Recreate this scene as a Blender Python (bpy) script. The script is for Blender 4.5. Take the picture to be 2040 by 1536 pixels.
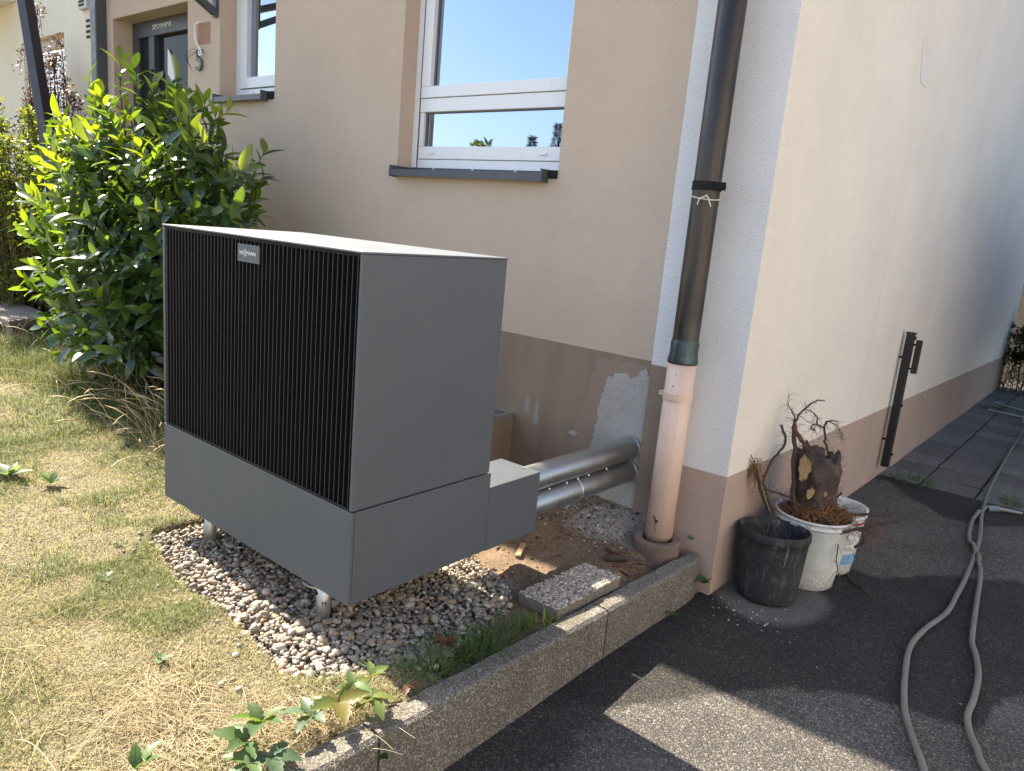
import bpy, bmesh, math, random
import numpy as np
from mathutils import Vector, Matrix

# ------------------------------------------------------------------ clear
for o in list(bpy.data.objects):
    bpy.data.objects.remove(o, do_unlink=True)
S = bpy.context.scene
C = S.collection
rng = np.random.default_rng(7)
random.seed(7)

# ------------------------------------------------------------------ camera
YAW, PITCH, ROLL, FPX = -0.67880441, 0.20888866, 0.0907199, 1473.78552
CAM = (1.59620138, -1.29580095, 1.14312102)
fw = Vector((math.sin(YAW) * math.cos(PITCH), math.cos(YAW) * math.cos(PITCH), -math.sin(PITCH)))
rt = Vector((math.cos(YAW), -math.sin(YAW), 0))
up = rt.cross(fw)
r2 = rt * math.cos(ROLL) + up * math.sin(ROLL)
u2 = -rt * math.sin(ROLL) + up * math.cos(ROLL)
cam_d = bpy.data.cameras.new('camera')
cam = bpy.data.objects.new('camera', cam_d)
C.objects.link(cam)
cam.matrix_world = Matrix(((r2.x, u2.x, -fw.x, CAM[0]), (r2.y, u2.y, -fw.y, CAM[1]), (r2.z, u2.z, -fw.z, CAM[2]), (0, 0, 0, 1)))
cam_d.sensor_fit = 'HORIZONTAL'
cam_d.sensor_width = 36.0
cam_d.lens = FPX / 2040 * 36.0
cam_d.clip_start = 0.05
cam_d.clip_end = 1000
S.camera = cam

# ------------------------------------------------------------------ sky and sun
SUN_D = Vector((0.90, -0.022, -1.0)).normalized()      # direction the light travels
EL = math.asin(-SUN_D.z)
W = bpy.data.worlds.new('World')
S.world = W
W.use_nodes = True
wn = W.node_tree
sky = wn.nodes.new('ShaderNodeTexSky')
sky.sky_type = 'NISHITA'
sky.sun_disc = False
sky.sun_elevation = EL
sky.sun_rotation = math.atan2(-SUN_D.x, -SUN_D.y)
sky.air_density = 1.0
sky.dust_density = 1.5
sky.ozone_density = 1.0
bg = wn.nodes['Background']
wn.links.new(sky.outputs['Color'], bg.inputs['Color'])
bg.inputs['Strength'].default_value = 0.095
sd = bpy.data.lights.new('sun', 'SUN')
sd.energy = 4.6
sd.angle = math.radians(0.53)
sd.color = (1.0, 0.90, 0.74)
sun = bpy.data.objects.new('sun', sd)
C.objects.link(sun)
sun.rotation_euler = SUN_D.to_track_quat('-Z', 'Y').to_euler()
S.view_settings.view_transform = 'Standard'
S.view_settings.look = 'None'
S.view_settings.exposure = 2.0
S.view_settings.gamma = 1.0
S.view_settings.use_curve_mapping = False
S.render.engine = 'CYCLES'


# ------------------------------------------------------------------ helpers: objects
def tag(o, label=None, cat=None, group=None, kind=None):
    if label: o['label'] = label
    if cat: o['category'] = cat
    if group: o['group'] = group
    if kind: o['kind'] = kind
    return o


def thing(name, label, cat, loc=(0, 0, 0), group=None):
    o = bpy.data.objects.new(name, None)
    o.empty_display_size = 0.05
    o.location = loc
    C.objects.link(o)
    return tag(o, label, cat, group)


class MB:
    """collects polygons in world coordinates"""
    def __init__(s):
        s.v, s.f, s.m = [], [], []

    def face(s, pts, m=0):
        n = len(s.v)
        s.v += [tuple(p) for p in pts]
        s.f.append(tuple(range(n, n + len(pts))))
        s.m.append(m)

    def add(s, vs, fs, m=0):
        n = len(s.v)
        s.v += [tuple(p) for p in vs]
        for f in fs:
            s.f.append(tuple(i + n for i in f))
            s.m.append(m)

    def box(s, x0, x1, y0, y1, z0, z1, m=0):
        s.add([(x0, y0, z0), (x1, y0, z0), (x1, y1, z0), (x0, y1, z0), (x0, y0, z1), (x1, y0, z1), (x1, y1, z1), (x0, y1, z1)],
              [(0, 3, 2, 1), (4, 5, 6, 7), (0, 1, 5, 4), (1, 2, 6, 5), (2, 3, 7, 6), (3, 0, 4, 7)], m)

    def obox(s, p, q, w, t, side=(0, 1, 0), m=0):
        """bar from p to q, width w along `side`, thickness t across"""
        p, q = Vector(p), Vector(q)
        d = (q - p).normalized()
        a = Vector(side)
        a = (a - d * a.dot(d)).normalized() * (w / 2)
        b = d.cross(a).normalized() * (t / 2)
        vs = [p - a - b, p + a - b, p + a + b, p - a + b, q - a - b, q + a - b, q + a + b, q - a + b]
        s.add(vs, [(0, 3, 2, 1), (4, 5, 6, 7), (0, 1, 5, 4), (1, 2, 6, 5), (2, 3, 7, 6), (3, 0, 4, 7)], m)

    def tube(s, pts, r, n=10, cap=True, m=0):
        pts = [Vector(p) for p in pts]
        if not hasattr(r, '__len__'): r = [r] * len(pts)
        k = len(pts)
        d0 = (pts[1] - pts[0]).normalized()
        a = d0.orthogonal().normalized()
        vs, fs = [], []
        for i in range(k):
            if i == 0: d = pts[1] - pts[0]
            elif i == k - 1: d = pts[-1] - pts[-2]
            else: d = pts[i + 1] - pts[i - 1]
            d = d.normalized() if d.length > 1e-9 else d0
            a = a - d * a.dot(d)
            a = a.normalized() if a.length > 1e-6 else d.orthogonal().normalized()
            b = d.cross(a)
            for j in range(n):
                t = 2 * math.pi * j / n
                vs.append(pts[i] + (a * math.cos(t) + b * math.sin(t)) * r[i])
        for i in range(k - 1):
            for j in range(n):
                j2 = (j + 1) % n
                fs.append((i * n + j, i * n + j2, (i + 1) * n + j2, (i + 1) * n + j))
        if cap:
            fs.append(tuple(reversed(range(n))))
            fs.append(tuple((k - 1) * n + j for j in range(n)))
        s.add(vs, fs, m)

    def lathe(s, c, prof, n=32, m=0, axis=None, wob=None):
        """prof: list of (radius, height) from start to end, around z through c"""
        vs, fs = [], []
        for (r, h) in prof:
            for j in range(n):
                t = 2 * math.pi * j / n
                rr = r * (1 + (wob(t, h) if wob else 0))
                vs.append((c[0] + rr * math.cos(t), c[1] + rr * math.sin(t), c[2] + h))
        for i in range(len(prof) - 1):
            for j in range(n):
                j2 = (j + 1) % n
                fs.append((i * n + j, i * n + j2, (i + 1) * n + j2, (i + 1) * n + j))
        s.add(vs, fs, m)

    def prism(s, poly, axis, a, b, m=0):
        """extrude 2D polygon (in the two other axes, order xyz) along axis from a to b"""
        def P(p, t):
            q = list(p); q.insert(axis, t); return tuple(q)
        n = len(poly)
        vs = [P(p, a) for p in poly] + [P(p, b) for p in poly]
        fs = [tuple(range(n)), tuple(range(2 * n - 1, n - 1, -1))]
        for i in range(n):
            j = (i + 1) % n
            fs.append((i, i + n, j + n, j))
        s.add(vs, fs, m)

    def build(s, name, mats, parent=None, smooth=False, bevel=0, weld=False, label=None, kind=None, fixn=True):
        me = bpy.data.meshes.new(name)
        me.from_pydata(s.v, [], s.f)
        if not isinstance(mats, (list, tuple)): mats = [mats]
        for mm in mats: me.materials.append(mm)
        if len(mats) > 1: me.polygons.foreach_set('material_index', s.m)
        if fixn or weld:
            bm = bmesh.new(); bm.from_mesh(me)
            if weld: bmesh.ops.remove_doubles(bm, verts=bm.verts, dist=1e-5)
            if fixn: bmesh.ops.recalc_face_normals(bm, faces=bm.faces)
            bm.to_mesh(me); bm.free()
        return link(name, me, parent, smooth, bevel, label, kind)


def link(name, me, parent=None, smooth=False, bevel=0, label=None, kind=None):
    o = bpy.data.objects.new(name, me)
    C.objects.link(o)
    if smooth:
        me.polygons.foreach_set('use_smooth', [True] * len(me.polygons))
    if parent:
        o.parent = parent
        if parent.type == 'EMPTY':        # part meshes keep world coordinates and sit at the world origin
            o.matrix_parent_inverse = Matrix.Translation(-Vector(parent.location))
    if bevel:
        b = o.modifiers.new('bevel', 'BEVEL'); b.width = bevel; b.segments = 2; b.limit_method = 'ANGLE'; b.angle_limit = math.radians(40)
    if label: o['label'] = label
    if kind: o['kind'] = kind
    return o


def np_mesh(name, V, F, col=None, mat=None, smooth=False):
    """V (n,3), F (m,k) equal sized faces; col (n,3) point colours in attribute 'col'"""
    me = bpy.data.meshes.new(name)
    V = np.ascontiguousarray(V, np.float32); F = np.ascontiguousarray(F, np.int32)
    m, k = F.shape
    me.vertices.add(len(V)); me.vertices.foreach_set('co', V.ravel())
    me.loops.add(m * k); me.loops.foreach_set('vertex_index', F.ravel())
    me.polygons.add(m)
    me.polygons.foreach_set('loop_start', np.arange(0, m * k, k, dtype=np.int32))
    me.polygons.foreach_set('use_smooth', np.full(m, smooth, dtype=bool))
    if col is not None:
        a = me.color_attributes.new('col', 'FLOAT_COLOR', 'POINT')
        c4 = np.ones((len(V), 4), np.float32); c4[:, :3] = col
        a.data.foreach_set('color', c4.ravel())
    if mat: me.materials.append(mat)
    me.update(calc_edges=True)
    me.validate()
    return me


def crom(pts, k=6):
    P = [Vector(p) for p in pts]
    P = [P[0] * 2 - P[1]] + P + [P[-1] * 2 - P[-2]]
    out = []
    for i in range(1, len(P) - 2):
        for j in range(k):
            t = j / k
            a, b, c, d = P[i - 1], P[i], P[i + 1], P[i + 2]
            out.append(0.5 * ((2 * b) + (c - a) * t + (2 * a - 5 * b + 4 * c - d) * t * t + (3 * b - a - 3 * c + d) * t ** 3))
    out.append(P[-2])
    return out


def vnoise(x, y, seed=0):
    """smooth value noise, arrays"""
    xi = np.floor(x).astype(np.int64); yi = np.floor(y).astype(np.int64)
    fx = x - xi; fy = y - yi
    fx = fx * fx * (3 - 2 * fx); fy = fy * fy * (3 - 2 * fy)
    def h(i, j):
        n = (i * 374761393 + j * 668265263 + seed * 974711) & 0x7fffffff
        n = ((n ^ (n >> 13)) * 1274126177) & 0x7fffffff
        n = n ^ (n >> 16)
        return (n & 0xffff) / 65535.0
    return (h(xi, yi) * (1 - fx) + h(xi + 1, yi) * fx) * (1 - fy) + (h(xi, yi + 1) * (1 - fx) + h(xi + 1, yi + 1) * fx) * fy


def fbm(x, y, seed=0, o=3):
    r = 0; a = 0.5; t = 0
    for i in range(o):
        r = r + a * vnoise(x * 2 ** i, y * 2 ** i, seed + i); t += a; a *= .5
    return r / t


# ------------------------------------------------------------------ helpers: materials
def N(nt, typ, **kw):
    n = nt.nodes.new(typ)
    for k, v in kw.items():
        if k in n.inputs: n.inputs[k].default_value = v
        else: setattr(n, k, v)
    return n


def pmat(name):
    m = bpy.data.materials.new(name)
    m.use_nodes = True
    nt = m.node_tree
    return m, nt, nt.nodes['Principled BSDF'], N(nt, 'ShaderNodeTexCoord')


def ramp(nt, fac, stops):
    r = nt.nodes.new('ShaderNodeValToRGB')
    e = r.color_ramp.elements
    while len(e) < len(stops): e.new(0.5)
    for i, (p, c) in enumerate(stops):
        e[i].position = p
        e[i].color = (c[0], c[1], c[2], 1) if hasattr(c, '__len__') else (c, c, c, 1)
    nt.links.new(fac, r.inputs[0])
    return r.outputs[0]


def mixc(nt, f, a, b, mode='MIX'):
    x = nt.nodes.new('ShaderNodeMix'); x.data_type = 'RGBA'; x.blend_type = mode
    for sock, val in ((x.inputs['Factor'], f), (x.inputs[6], a), (x.inputs[7], b)):
        if hasattr(val, 'is_linked') or hasattr(val, 'links'): nt.links.new(val, sock)
        elif hasattr(val, '__len__'): sock.default_value = (val[0], val[1], val[2], 1)
        else: sock.default_value = val
    return x.outputs[2]


def noise(nt, tc, scale, detail=4, rough=.55, sx=None, dist=0):
    n = N(nt, 'ShaderNodeTexNoise', Scale=scale, Detail=detail, Roughness=rough, Distortion=dist)
    if sx:
        mp = N(nt, 'ShaderNodeMapping'); mp.inputs['Scale'].default_value = sx
        nt.links.new(tc.outputs['Object'], mp.inputs[0]); nt.links.new(mp.outputs[0], n.inputs['Vector'])
    else:
        nt.links.new(tc.outputs['Object'], n.inputs['Vector'])
    return n.outputs['Fac']


def bump(nt, bs, h, strength, dist, prev=None):
    b = N(nt, 'ShaderNodeBump', Strength=strength, Distance=dist)
    nt.links.new(h, b.inputs['Height'])
    if prev: nt.links.new(prev, b.inputs['Normal'])
    nt.links.new(b.outputs[0], bs.inputs['Normal'])
    return b.outputs[0]


def simple(name, col, rough=.6, var=.08, vscale=6, bscale=0, bstr=.3, bdist=.001, spec=.4, metal=0, sx=None, coat=0):
    m, nt, bs, tc = pmat(name)
    lo = tuple(max(0, c * (1 - var)) for c in col); hi = tuple(min(1, c * (1 + var)) for c in col)
    c = ramp(nt, noise(nt, tc, vscale, 5, .6, sx), [(.3, lo), (.7, hi)])
    nt.links.new(c, bs.inputs['Base Color'])
    r = ramp(nt, noise(nt, tc, vscale * 2.3, 4, .6), [(.3, max(0, rough - .08)), (.7, min(1, rough + .08))])
    nt.links.new(r, bs.inputs['Roughness'])
    bs.inputs['Specular IOR Level'].default_value = spec
    bs.inputs['Metallic'].default_value = metal
    if coat: bs.inputs['Coat Weight'].default_value = coat
    if bscale: bump(nt, bs, noise(nt, tc, bscale, 3, .6), bstr, bdist)
    return m


def plaster(name, col, grain=140, bdist=.0045, stain=(0, 0, 0), stain_amt=0.0, var=.06):
    m, nt, bs, tc = pmat(name)
    lo = tuple(c * (1 - var) for c in col); hi = tuple(min(1, c * (1 + var)) for c in col)
    base = ramp(nt, noise(nt, tc, 1.6, 6, .65), [(.3, lo), (.7, hi)])
    # faint vertical water streaks
    st = ramp(nt, noise(nt, tc, 1.0, 5, .6, (9, 9, .8)), [(.45, 0), (.8, 1)])
    mul = N(nt, 'ShaderNodeMath', operation='MULTIPLY'); nt.links.new(st, mul.inputs[0]); mul.inputs[1].default_value = max(stain_amt, .08)
    base = mixc(nt, mul.outputs[0], base, tuple(c * .8 for c in col) if not stain_amt else stain)
    g = noise(nt, tc, grain, 2, .5)
    pits = ramp(nt, g, [(.28, .82), (.42, 1)])
    base = mixc(nt, 1.0, base, pits, 'MULTIPLY')
    nt.links.new(base, bs.inputs['Base Color'])
    bs.inputs['Roughness'].default_value = .92
    bs.inputs['Specular IOR Level'].default_value = .15
    p = bump(nt, bs, g, .75, bdist)
    bump(nt, bs, noise(nt, tc, 5, 3, .5), .25, .01, p)
    return m


def attr_mat(name, rough=.8, spec=.2, translucent=0, tcol=None, bscale=0, bdist=.0006, vari=0, backdim=1.0):
    m, nt, bs, tc = pmat(name)
    at = N(nt, 'ShaderNodeAttribute', attribute_name='col')
    col = at.outputs['Color']
    if vari:
        v = ramp(nt, noise(nt, tc, vari, 4, .6), [(.3, .78), (.7, 1.15)])
        col = mixc(nt, 1.0, col, v, 'MULTIPLY')
    nt.links.new(col, bs.inputs['Base Color'])
    bs.inputs['Roughness'].default_value = rough
    bs.inputs['Specular IOR Level'].default_value = spec
    if bscale: bump(nt, bs, noise(nt, tc, bscale, 2, .6), .5, bdist)
    if translucent:
        tr = N(nt, 'ShaderNodeBsdfTranslucent')
        c2 = mixc(nt, 1.0, col, tcol or (1, 1, 1), 'MULTIPLY')
        nt.links.new(c2, tr.inputs['Color'])
        mx = N(nt, 'ShaderNodeMixShader'); mx.inputs[0].default_value = translucent
        nt.links.new(bs.outputs[0], mx.inputs[1]); nt.links.new(tr.outputs[0], mx.inputs[2])
        nt.links.new(mx.outputs[0], nt.nodes['Material Output'].inputs['Surface'])
    return m


M = {}
M['tan'] = plaster('tan_render', (.565, .445, .345))
M['tan_plinth'] = plaster('brown_plinth_render', (.29, .222, .165), grain=150, stain=(.17, .13, .10), stain_amt=.6, var=.12)
M['white_wall'] = plaster('white_render', (.73, .71, .685), grain=140, bdist=.0055)
M['cream_wall'] = plaster('cream_render', (.80, .73, .64), grain=140, bdist=.0055)
M['pink_plinth'] = plaster('pink_plinth_render', (.45, .335, .275), grain=140, bdist=.005, stain=(.26, .19, .16), stain_amt=.25)
M['pale_yellow'] = plaster('pale_yellow_render', (.74, .68, .55), grain=120, bdist=.002)
M['pvc'] = simple('white_pvc', (.80, .80, .80), .32, .02, 3, spec=.5)
M['pvc_grey'] = simple('grey_seal', (.18, .18, .19), .6)
M['sill'] = simple('anthracite_sill_paint', (.075, .085, .10), .42, .06, 8, spec=.4)
M['door_dark'] = simple('dark_grey_door_paint', (.06, .065, .08), .45, .06, 4)
M['jamb_light'] = simple('pale_blue_lit_jamb', (.30, .37, .47), .4)  # pale blue puts the light on the right jamb into its colour
M['dark'] = simple('dark_interior', (.012, .012, .014), .9)
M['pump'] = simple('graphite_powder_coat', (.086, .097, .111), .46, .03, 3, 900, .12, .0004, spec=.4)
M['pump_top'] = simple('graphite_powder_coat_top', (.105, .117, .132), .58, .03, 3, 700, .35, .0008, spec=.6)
M['pump_top'].node_tree.nodes['Principled BSDF'].inputs['Sheen Weight'].default_value = .10      # dusty sheen, put in for the glare on the top cover
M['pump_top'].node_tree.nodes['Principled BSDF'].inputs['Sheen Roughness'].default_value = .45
M['fin'] = simple('black_fin_paint', (.012, .0125, .014), .5, .05, 4)
M['fin_edge_light'] = simple('fin_edge_highlight', (.060, .066, .075), .45, .05, 4)  # lighter grey paints the highlight onto the fin front edges
M['black'] = simple('matt_black', (.006, .006, .007), .8)
M['badge'] = simple('slate_badge', (.085, .10, .115), .5, .03, 10)
M['white_print'] = simple('white_lettering', (.8, .8, .8), .5, .01)
M['galv'] = simple('galvanised_steel', (.50, .51, .51), .38, .12, 14, 60, .06, .001, metal=.8)
M['ductpipe'] = simple('bright_sheet_metal_jacket', (.50, .52, .53), .40, .05, 5, 40, .04, .001, metal=1.0)
M['rust'] = simple('rust', (.10, .045, .025), .8, .3, 40)
M['bucket_white'] = None
M['wood'] = simple('weathered_wood', (.33, .21, .12), .8, .25, 12, 120, .5, .002, sx=(1, 1, 12))


def mk_glass(name, dark=(.012, .014, .017), ior=1.75):
    m, nt, bs, tc = pmat(name)
    bs.inputs['Base Color'].default_value = (*dark, 1)
    bs.inputs['Roughness'].default_value = .015
    bs.inputs['IOR'].default_value = ior
    bs.inputs['Coat Weight'].default_value = 1.0
    bs.inputs['Coat Roughness'].default_value = .01
    bs.inputs['Coat IOR'].default_value = 1.6
    bump(nt, bs, noise(nt, tc, 1.2, 1, .4), .02, .01)
    return m


def clear_panel():
    m, nt, bs, tc = pmat('clear_panel')
    bs.inputs['Base Color'].default_value = (.8, .85, .88, 1); bs.inputs['Roughness'].default_value = .08
    tr = N(nt, 'ShaderNodeBsdfTransparent'); tr.inputs[0].default_value = (.93, .95, .96, 1)
    mx = N(nt, 'ShaderNodeMixShader'); mx.inputs[0].default_value = .85
    nt.links.new(bs.outputs[0], mx.inputs[1]); nt.links.new(tr.outputs[0], mx.inputs[2])
    nt.links.new(mx.outputs[0], nt.nodes['Material Output'].inputs['Surface'])
    return m


M['glass'] = mk_glass('window_glass')
_b = M['glass'].node_tree.nodes['Principled BSDF']
_b.inputs['Metallic'].default_value = 1.0; _b.inputs['Base Color'].default_value = (.27, .35, .48, 1)
M['door_glass'] = mk_glass('door_glass', (.022, .024, .028), 1.16)
M['door_glass'].node_tree.nodes['Principled BSDF'].inputs['Coat Weight'].default_value = 0


def mk_copper():
    m, nt, bs, tc = pmat('aged_copper')
    base = ramp(nt, noise(nt, tc, 3.0, 5, .6, (6, 6, .7)), [(.3, (.030, .030, .031)), (.55, (.055, .047, .043)), (.8, (.12, .08, .055))])
    # verdigris near the bottom sleeve and in spots
    sep = N(nt, 'ShaderNodeSeparateXYZ'); nt.links.new(tc.outputs['Object'], sep.inputs[0])
    mr = N(nt, 'ShaderNodeMapRange'); mr.inputs['From Min'].default_value = .86; mr.inputs['From Max'].default_value = .66
    nt.links.new(sep.outputs['Z'], mr.inputs['Value'])
    nz = ramp(nt, noise(nt, tc, 18, 5, .7), [(.38, 0), (.6, 1)])
    mu = N(nt, 'ShaderNodeMath', operation='MULTIPLY'); nt.links.new(nz, mu.inputs[0]); nt.links.new(mr.outputs[0], mu.inputs[1])
    base = mixc(nt, mu.outputs[0], base, (.06, .105, .115))
    nt.links.new(base, bs.inputs['Base Color'])
    bs.inputs['Metallic'].default_value = .55
    r = ramp(nt, noise(nt, tc, 7, 4, .6, (5, 5, .8)), [(.3, .27), (.7, .48)])
    nt.links.new(r, bs.inputs['Roughness'])
    bump(nt, bs, noise(nt, tc, 4, 3, .5), .15, .004)
    return m


M['copper'] = mk_copper()


def mk_paintpipe():
    m, nt, bs, tc = pmat('chipped_pink_paint')
    base = ramp(nt, noise(nt, tc, 4, 4, .6), [(.3, (.62, .45, .36)), (.7, (.72, .54, .43))])
    ch = ramp(nt, noise(nt, tc, 26, 3, .6, (1, 1, .55)), [(.715, 0), (.725, 1)])
    base = mixc(nt, ch, base, (.10, .06, .045))
    cr = ramp(nt, noise(nt, tc, 8, 6, .75, (5, 5, .35)), [(.485, 0), (.5, .5), (.515, 0)])
    base = mixc(nt, cr, base, (.38, .25, .19))
    nt.links.new(base, bs.inputs['Base Color'])
    bs.inputs['Roughness'].default_value = .55
    p = bump(nt, bs, ch, .6, .002)
    return m


M['pinkpipe'] = mk_paintpipe()


def mk_speckle(name, cols, scale, base_rough=.9, bdist=.0025, large=None, per_object=0, attr=None, attr_col=None, warp=None):
    """aggregate: voronoi cells with random stone colours"""
    m, nt, bs, tc = pmat(name)
    v = N(nt, 'ShaderNodeTexVoronoi', Scale=scale)
    nt.links.new(tc.outputs['Object'], v.inputs['Vector'])
    bw = N(nt, 'ShaderNodeSeparateColor'); nt.links.new(v.outputs['Color'], bw.inputs[0])
    c = ramp(nt, bw.outputs[0], cols)
    edge = ramp(nt, v.outputs['Distance'], [(.25, 1.0), (.75, .55)])
    c = mixc(nt, 1.0, c, edge, 'MULTIPLY')
    big = ramp(nt, noise(nt, tc, 2.2, 6, .65), [(.3, .78), (.7, 1.2)])
    c = mixc(nt, 1.0, c, big, 'MULTIPLY')
    if large: 
        l = ramp(nt, noise(nt, tc, large[0], 5, .7), [(.5, 0), (.68, large[2])])
        c = mixc(nt, l, c, large[1])
    if per_object:
        oi = N(nt, 'ShaderNodeObjectInfo')
        c = mixc(nt, 1.0, c, ramp(nt, oi.outputs['Random'], [(0, 1 - per_object), (1, 1 + per_object)]), 'MULTIPLY')
    if attr:
        at = N(nt, 'ShaderNodeAttribute', attribute_name='col')
        sc = N(nt, 'ShaderNodeSeparateColor'); nt.links.new(at.outputs['Color'], sc.inputs[0])
        c = mixc(nt, sc.outputs[0], c, attr_col[0], 'MULTIPLY')
        c = mixc(nt, sc.outputs[1], c, attr_col[1])
    nt.links.new(c, bs.inputs['Base Color'])
    bs.inputs['Roughness'].default_value = base_rough
    bs.inputs['Specular IOR Level'].default_value = .25
    inv = N(nt, 'ShaderNodeMath', operation='SUBTRACT'); inv.inputs[0].default_value = 1; nt.links.new(v.outputs['Distance'], inv.inputs[1])
    p = bump(nt, bs, inv.outputs[0], .8, bdist)
    bump(nt, bs, noise(nt, tc, 30, 3, .6), .3, .004, p)
    return m


M['asphalt'] = mk_speckle('asphalt', [(0, (.056, .052, .049)), (.45, (.098, .090, .081)), (.80, (.15, .136, .119)), (.93, (.215, .195, .168)), (.985, (.34, .315, .28))], 210, bdist=.004, attr=True,
                          attr_col=[(.33, .325, .33), (.18, .17, .16)])
M['concrete_kerb'] = mk_speckle('washed_concrete', [(0, (.115, .10, .08)), (.5, (.20, .178, .145)), (.85, (.29, .262, .22)), (.97, (.44, .41, .36))], 240, bdist=.003, large=(6, (.12, .10, .078), .6))
M['aggregate'] = mk_speckle('slab_matrix', [(0, (.16, .14, .12)), (1, (.30, .26, .22))], 200)
M['paver'] = mk_speckle('concrete_paver', [(0, (.125, .117, .107)), (.5, (.185, .174, .161)), (.9, (.25, .238, .222)), (.98, (.34, .325, .305))], 260, bdist=.002, large=(4, (.07, .072, .07), .7), per_object=.22)
M['dirt'] = mk_speckle('dry_earth', [(0, (.15, .102, .066)), (.5, (.24, .165, .105)), (.9, (.32, .225, .145)), (1, (.44, .34, .25))], 330, bdist=.004, large=(5, (.13, .085, .055), .75), attr=True, attr_col=[(.5, .5, .5), (.33, .32, .305)])
M['soil'] = mk_speckle('lawn_soil', [(0, (.12, .10, .065)), (.5, (.21, .175, .11)), (1, (.31, .26, .17))], 150, bdist=.006, large=(3, (.12, .12, .05), .5))
M['gravel_soil'] = mk_speckle('gravel_bed_soil', [(0, (.15, .125, .10)), (1, (.28, .24, .20))], 120, bdist=.006)
M['old_stone'] = mk_speckle('weathered_stone', [(0, (.22, .18, .155)), (.5, (.32, .265, .23)), (1, (.44, .37, .33))], 90, bdist=.004, large=(7, (.15, .13, .115), .6))
M['pebble'] = attr_mat('river_pebble', .62, .35, vari=60, bscale=160, bdist=.0006)
M['chip'] = attr_mat('debris_chip', .85, .2, vari=40)
M['blade'] = attr_mat('grass_blade', .6, .25, translucent=.35, tcol=(1.25, 1.25, .8))
M['straw'] = attr_mat('dry_stalk', .6, .25, translucent=.15)


def mk_leaf(name, rough, transl, tcol, spec=.5):
    m, nt, bs, tc = pmat(name)
    at = N(nt, 'ShaderNodeAttribute', attribute_name='col')
    col = at.outputs['Color']
    nt.links.new(col, bs.inputs['Base Color'])
    bs.inputs['Roughness'].default_value = rough
    bs.inputs['Specular IOR Level'].default_value = spec
    bump(nt, bs, noise(nt, tc, 35, 3, .5), .25, .003)
    tr = N(nt, 'ShaderNodeBsdfTranslucent')
    nt.links.new(mixc(nt, 1.0, col, tcol, 'MULTIPLY'), tr.inputs['Color'])
    mx = N(nt, 'ShaderNodeMixShader'); mx.inputs[0].default_value = transl
    nt.links.new(bs.outputs[0], mx.inputs[1]); nt.links.new(tr.outputs[0], mx.inputs[2])
    nt.links.new(mx.outputs[0], nt.nodes['Material Output'].inputs['Surface'])
    return m


M['laurel'] = mk_leaf('laurel_leaf', .24, .36, (4.6, 3.6, .55), .8)
M['small_leaf'] = mk_leaf('small_shrub_leaf', .45, .42, (2.4, 2.0, .8), .4)
M['creeper'] = mk_leaf('creeper_leaf', .45, .35, (2.2, 1.9, .8), .4)
M['bark'] = simple('bark', (.09, .065, .045), .9, .3, 30, 90, .6, .003, spec=.2)
M['green_stem'] = simple('green_stem', (.12, .15, .04), .6, .2, 20)


def zA(y):
    return float(np.interp(y, [-9, .8, 1.7, 4.6, 10.8, 20], [-.345, -.345, -.37, -.402, -.44, -.49]))

# =================================================================== GROUND
GRAVEL_FRONT = [(-1.60, -.04), (-1.122, -.068), (-.85, -.151), (-.673, -.184), (-.513, -.18), (-.387, -.173), (-.229, -.186), (-.104, -.20), (-.027, -.21), (.063, -.184), (.125, -.107), (.173, -.005), (.23, .09), (.40, .15)]
GF_X = np.array([p[0] for p in GRAVEL_FRONT]); GF_Y = np.array([p[1] for p in GRAVEL_FRONT])


def bed_in(x, y):
    """signed depth (m) inside the dug out bed in front of the wall; >0 inside"""
    a = y - np.interp(x, GF_X, GF_Y)
    b = x + 1.145
    return np.minimum(a, b)


def lawn_h(x, y):
    z = -.125 + (fbm(x * 1.3, y * 1.3, 3) - .5) * .05 + (fbm(x * 9, y * 9, 5) - .5) * .014
    d = bed_in(x, y)
    t = np.clip((d + .005) / .03, 0, 1)
    z = z - .11 * t
    z = z - .012 * np.clip((x - .22) / .1, 0, 1)
    return z


def dirt_h(x, y):
    z = -.158 + .045 * np.clip((y - .95) / .65, 0, 1) + (fbm(x * 7, y * 7, 21) - .5) * .022 + (fbm(x * 30, y * 30, 23) - .5) * .008
    z = z + .012 * np.clip((x - .2) / .1, 0, 1)
    g = np.clip((.86 - y) / .12, 0, 1)
    z = z - .012 * g
    t_ = np.clip((x - .20) / .09, 0, 1); z = z * (1 - t_) + np.minimum(z, -.118 - .043 * y - .028) * t_
    rr = np.hypot(x - .215, y - 1.52)          # hollow round the drain collar
    z = z - .055 * np.clip((.20 - rr) / .08, 0, 1)
    return z


def grid_mesh(name, xs, ys, hf, mat, keep=None, smooth=True, col=None):
    X, Y = np.meshgrid(xs, ys)
    Z = hf(X, Y)
    V = np.stack([X.ravel(), Y.ravel(), np.asarray(Z).ravel()], 1)
    nx = len(xs)
    i, j = np.meshgrid(np.arange(nx - 1), np.arange(len(ys) - 1))
    a = (j * nx + i).ravel()
    F = np.stack([a, a + 1, a + nx + 1, a + nx], 1)
    if keep is not None:
        cx = (X[:-1, :-1] + X[1:, 1:]).ravel() / 2; cy = (Y[:-1, :-1] + Y[1:, 1:]).ravel() / 2
        F = F[keep(cx, cy)]
    cc = None
    if col is not None: cc = col(X.ravel(), Y.ravel())
    return np_mesh(name, V, F, cc, mat, smooth)


# everything far away: one big sheet under all the rest
mb = MB(); mb.box(-300, 300, -300, 300, -1.6, -1.5)
tag(mb.build('ground', M['soil']), kind='structure')

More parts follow.
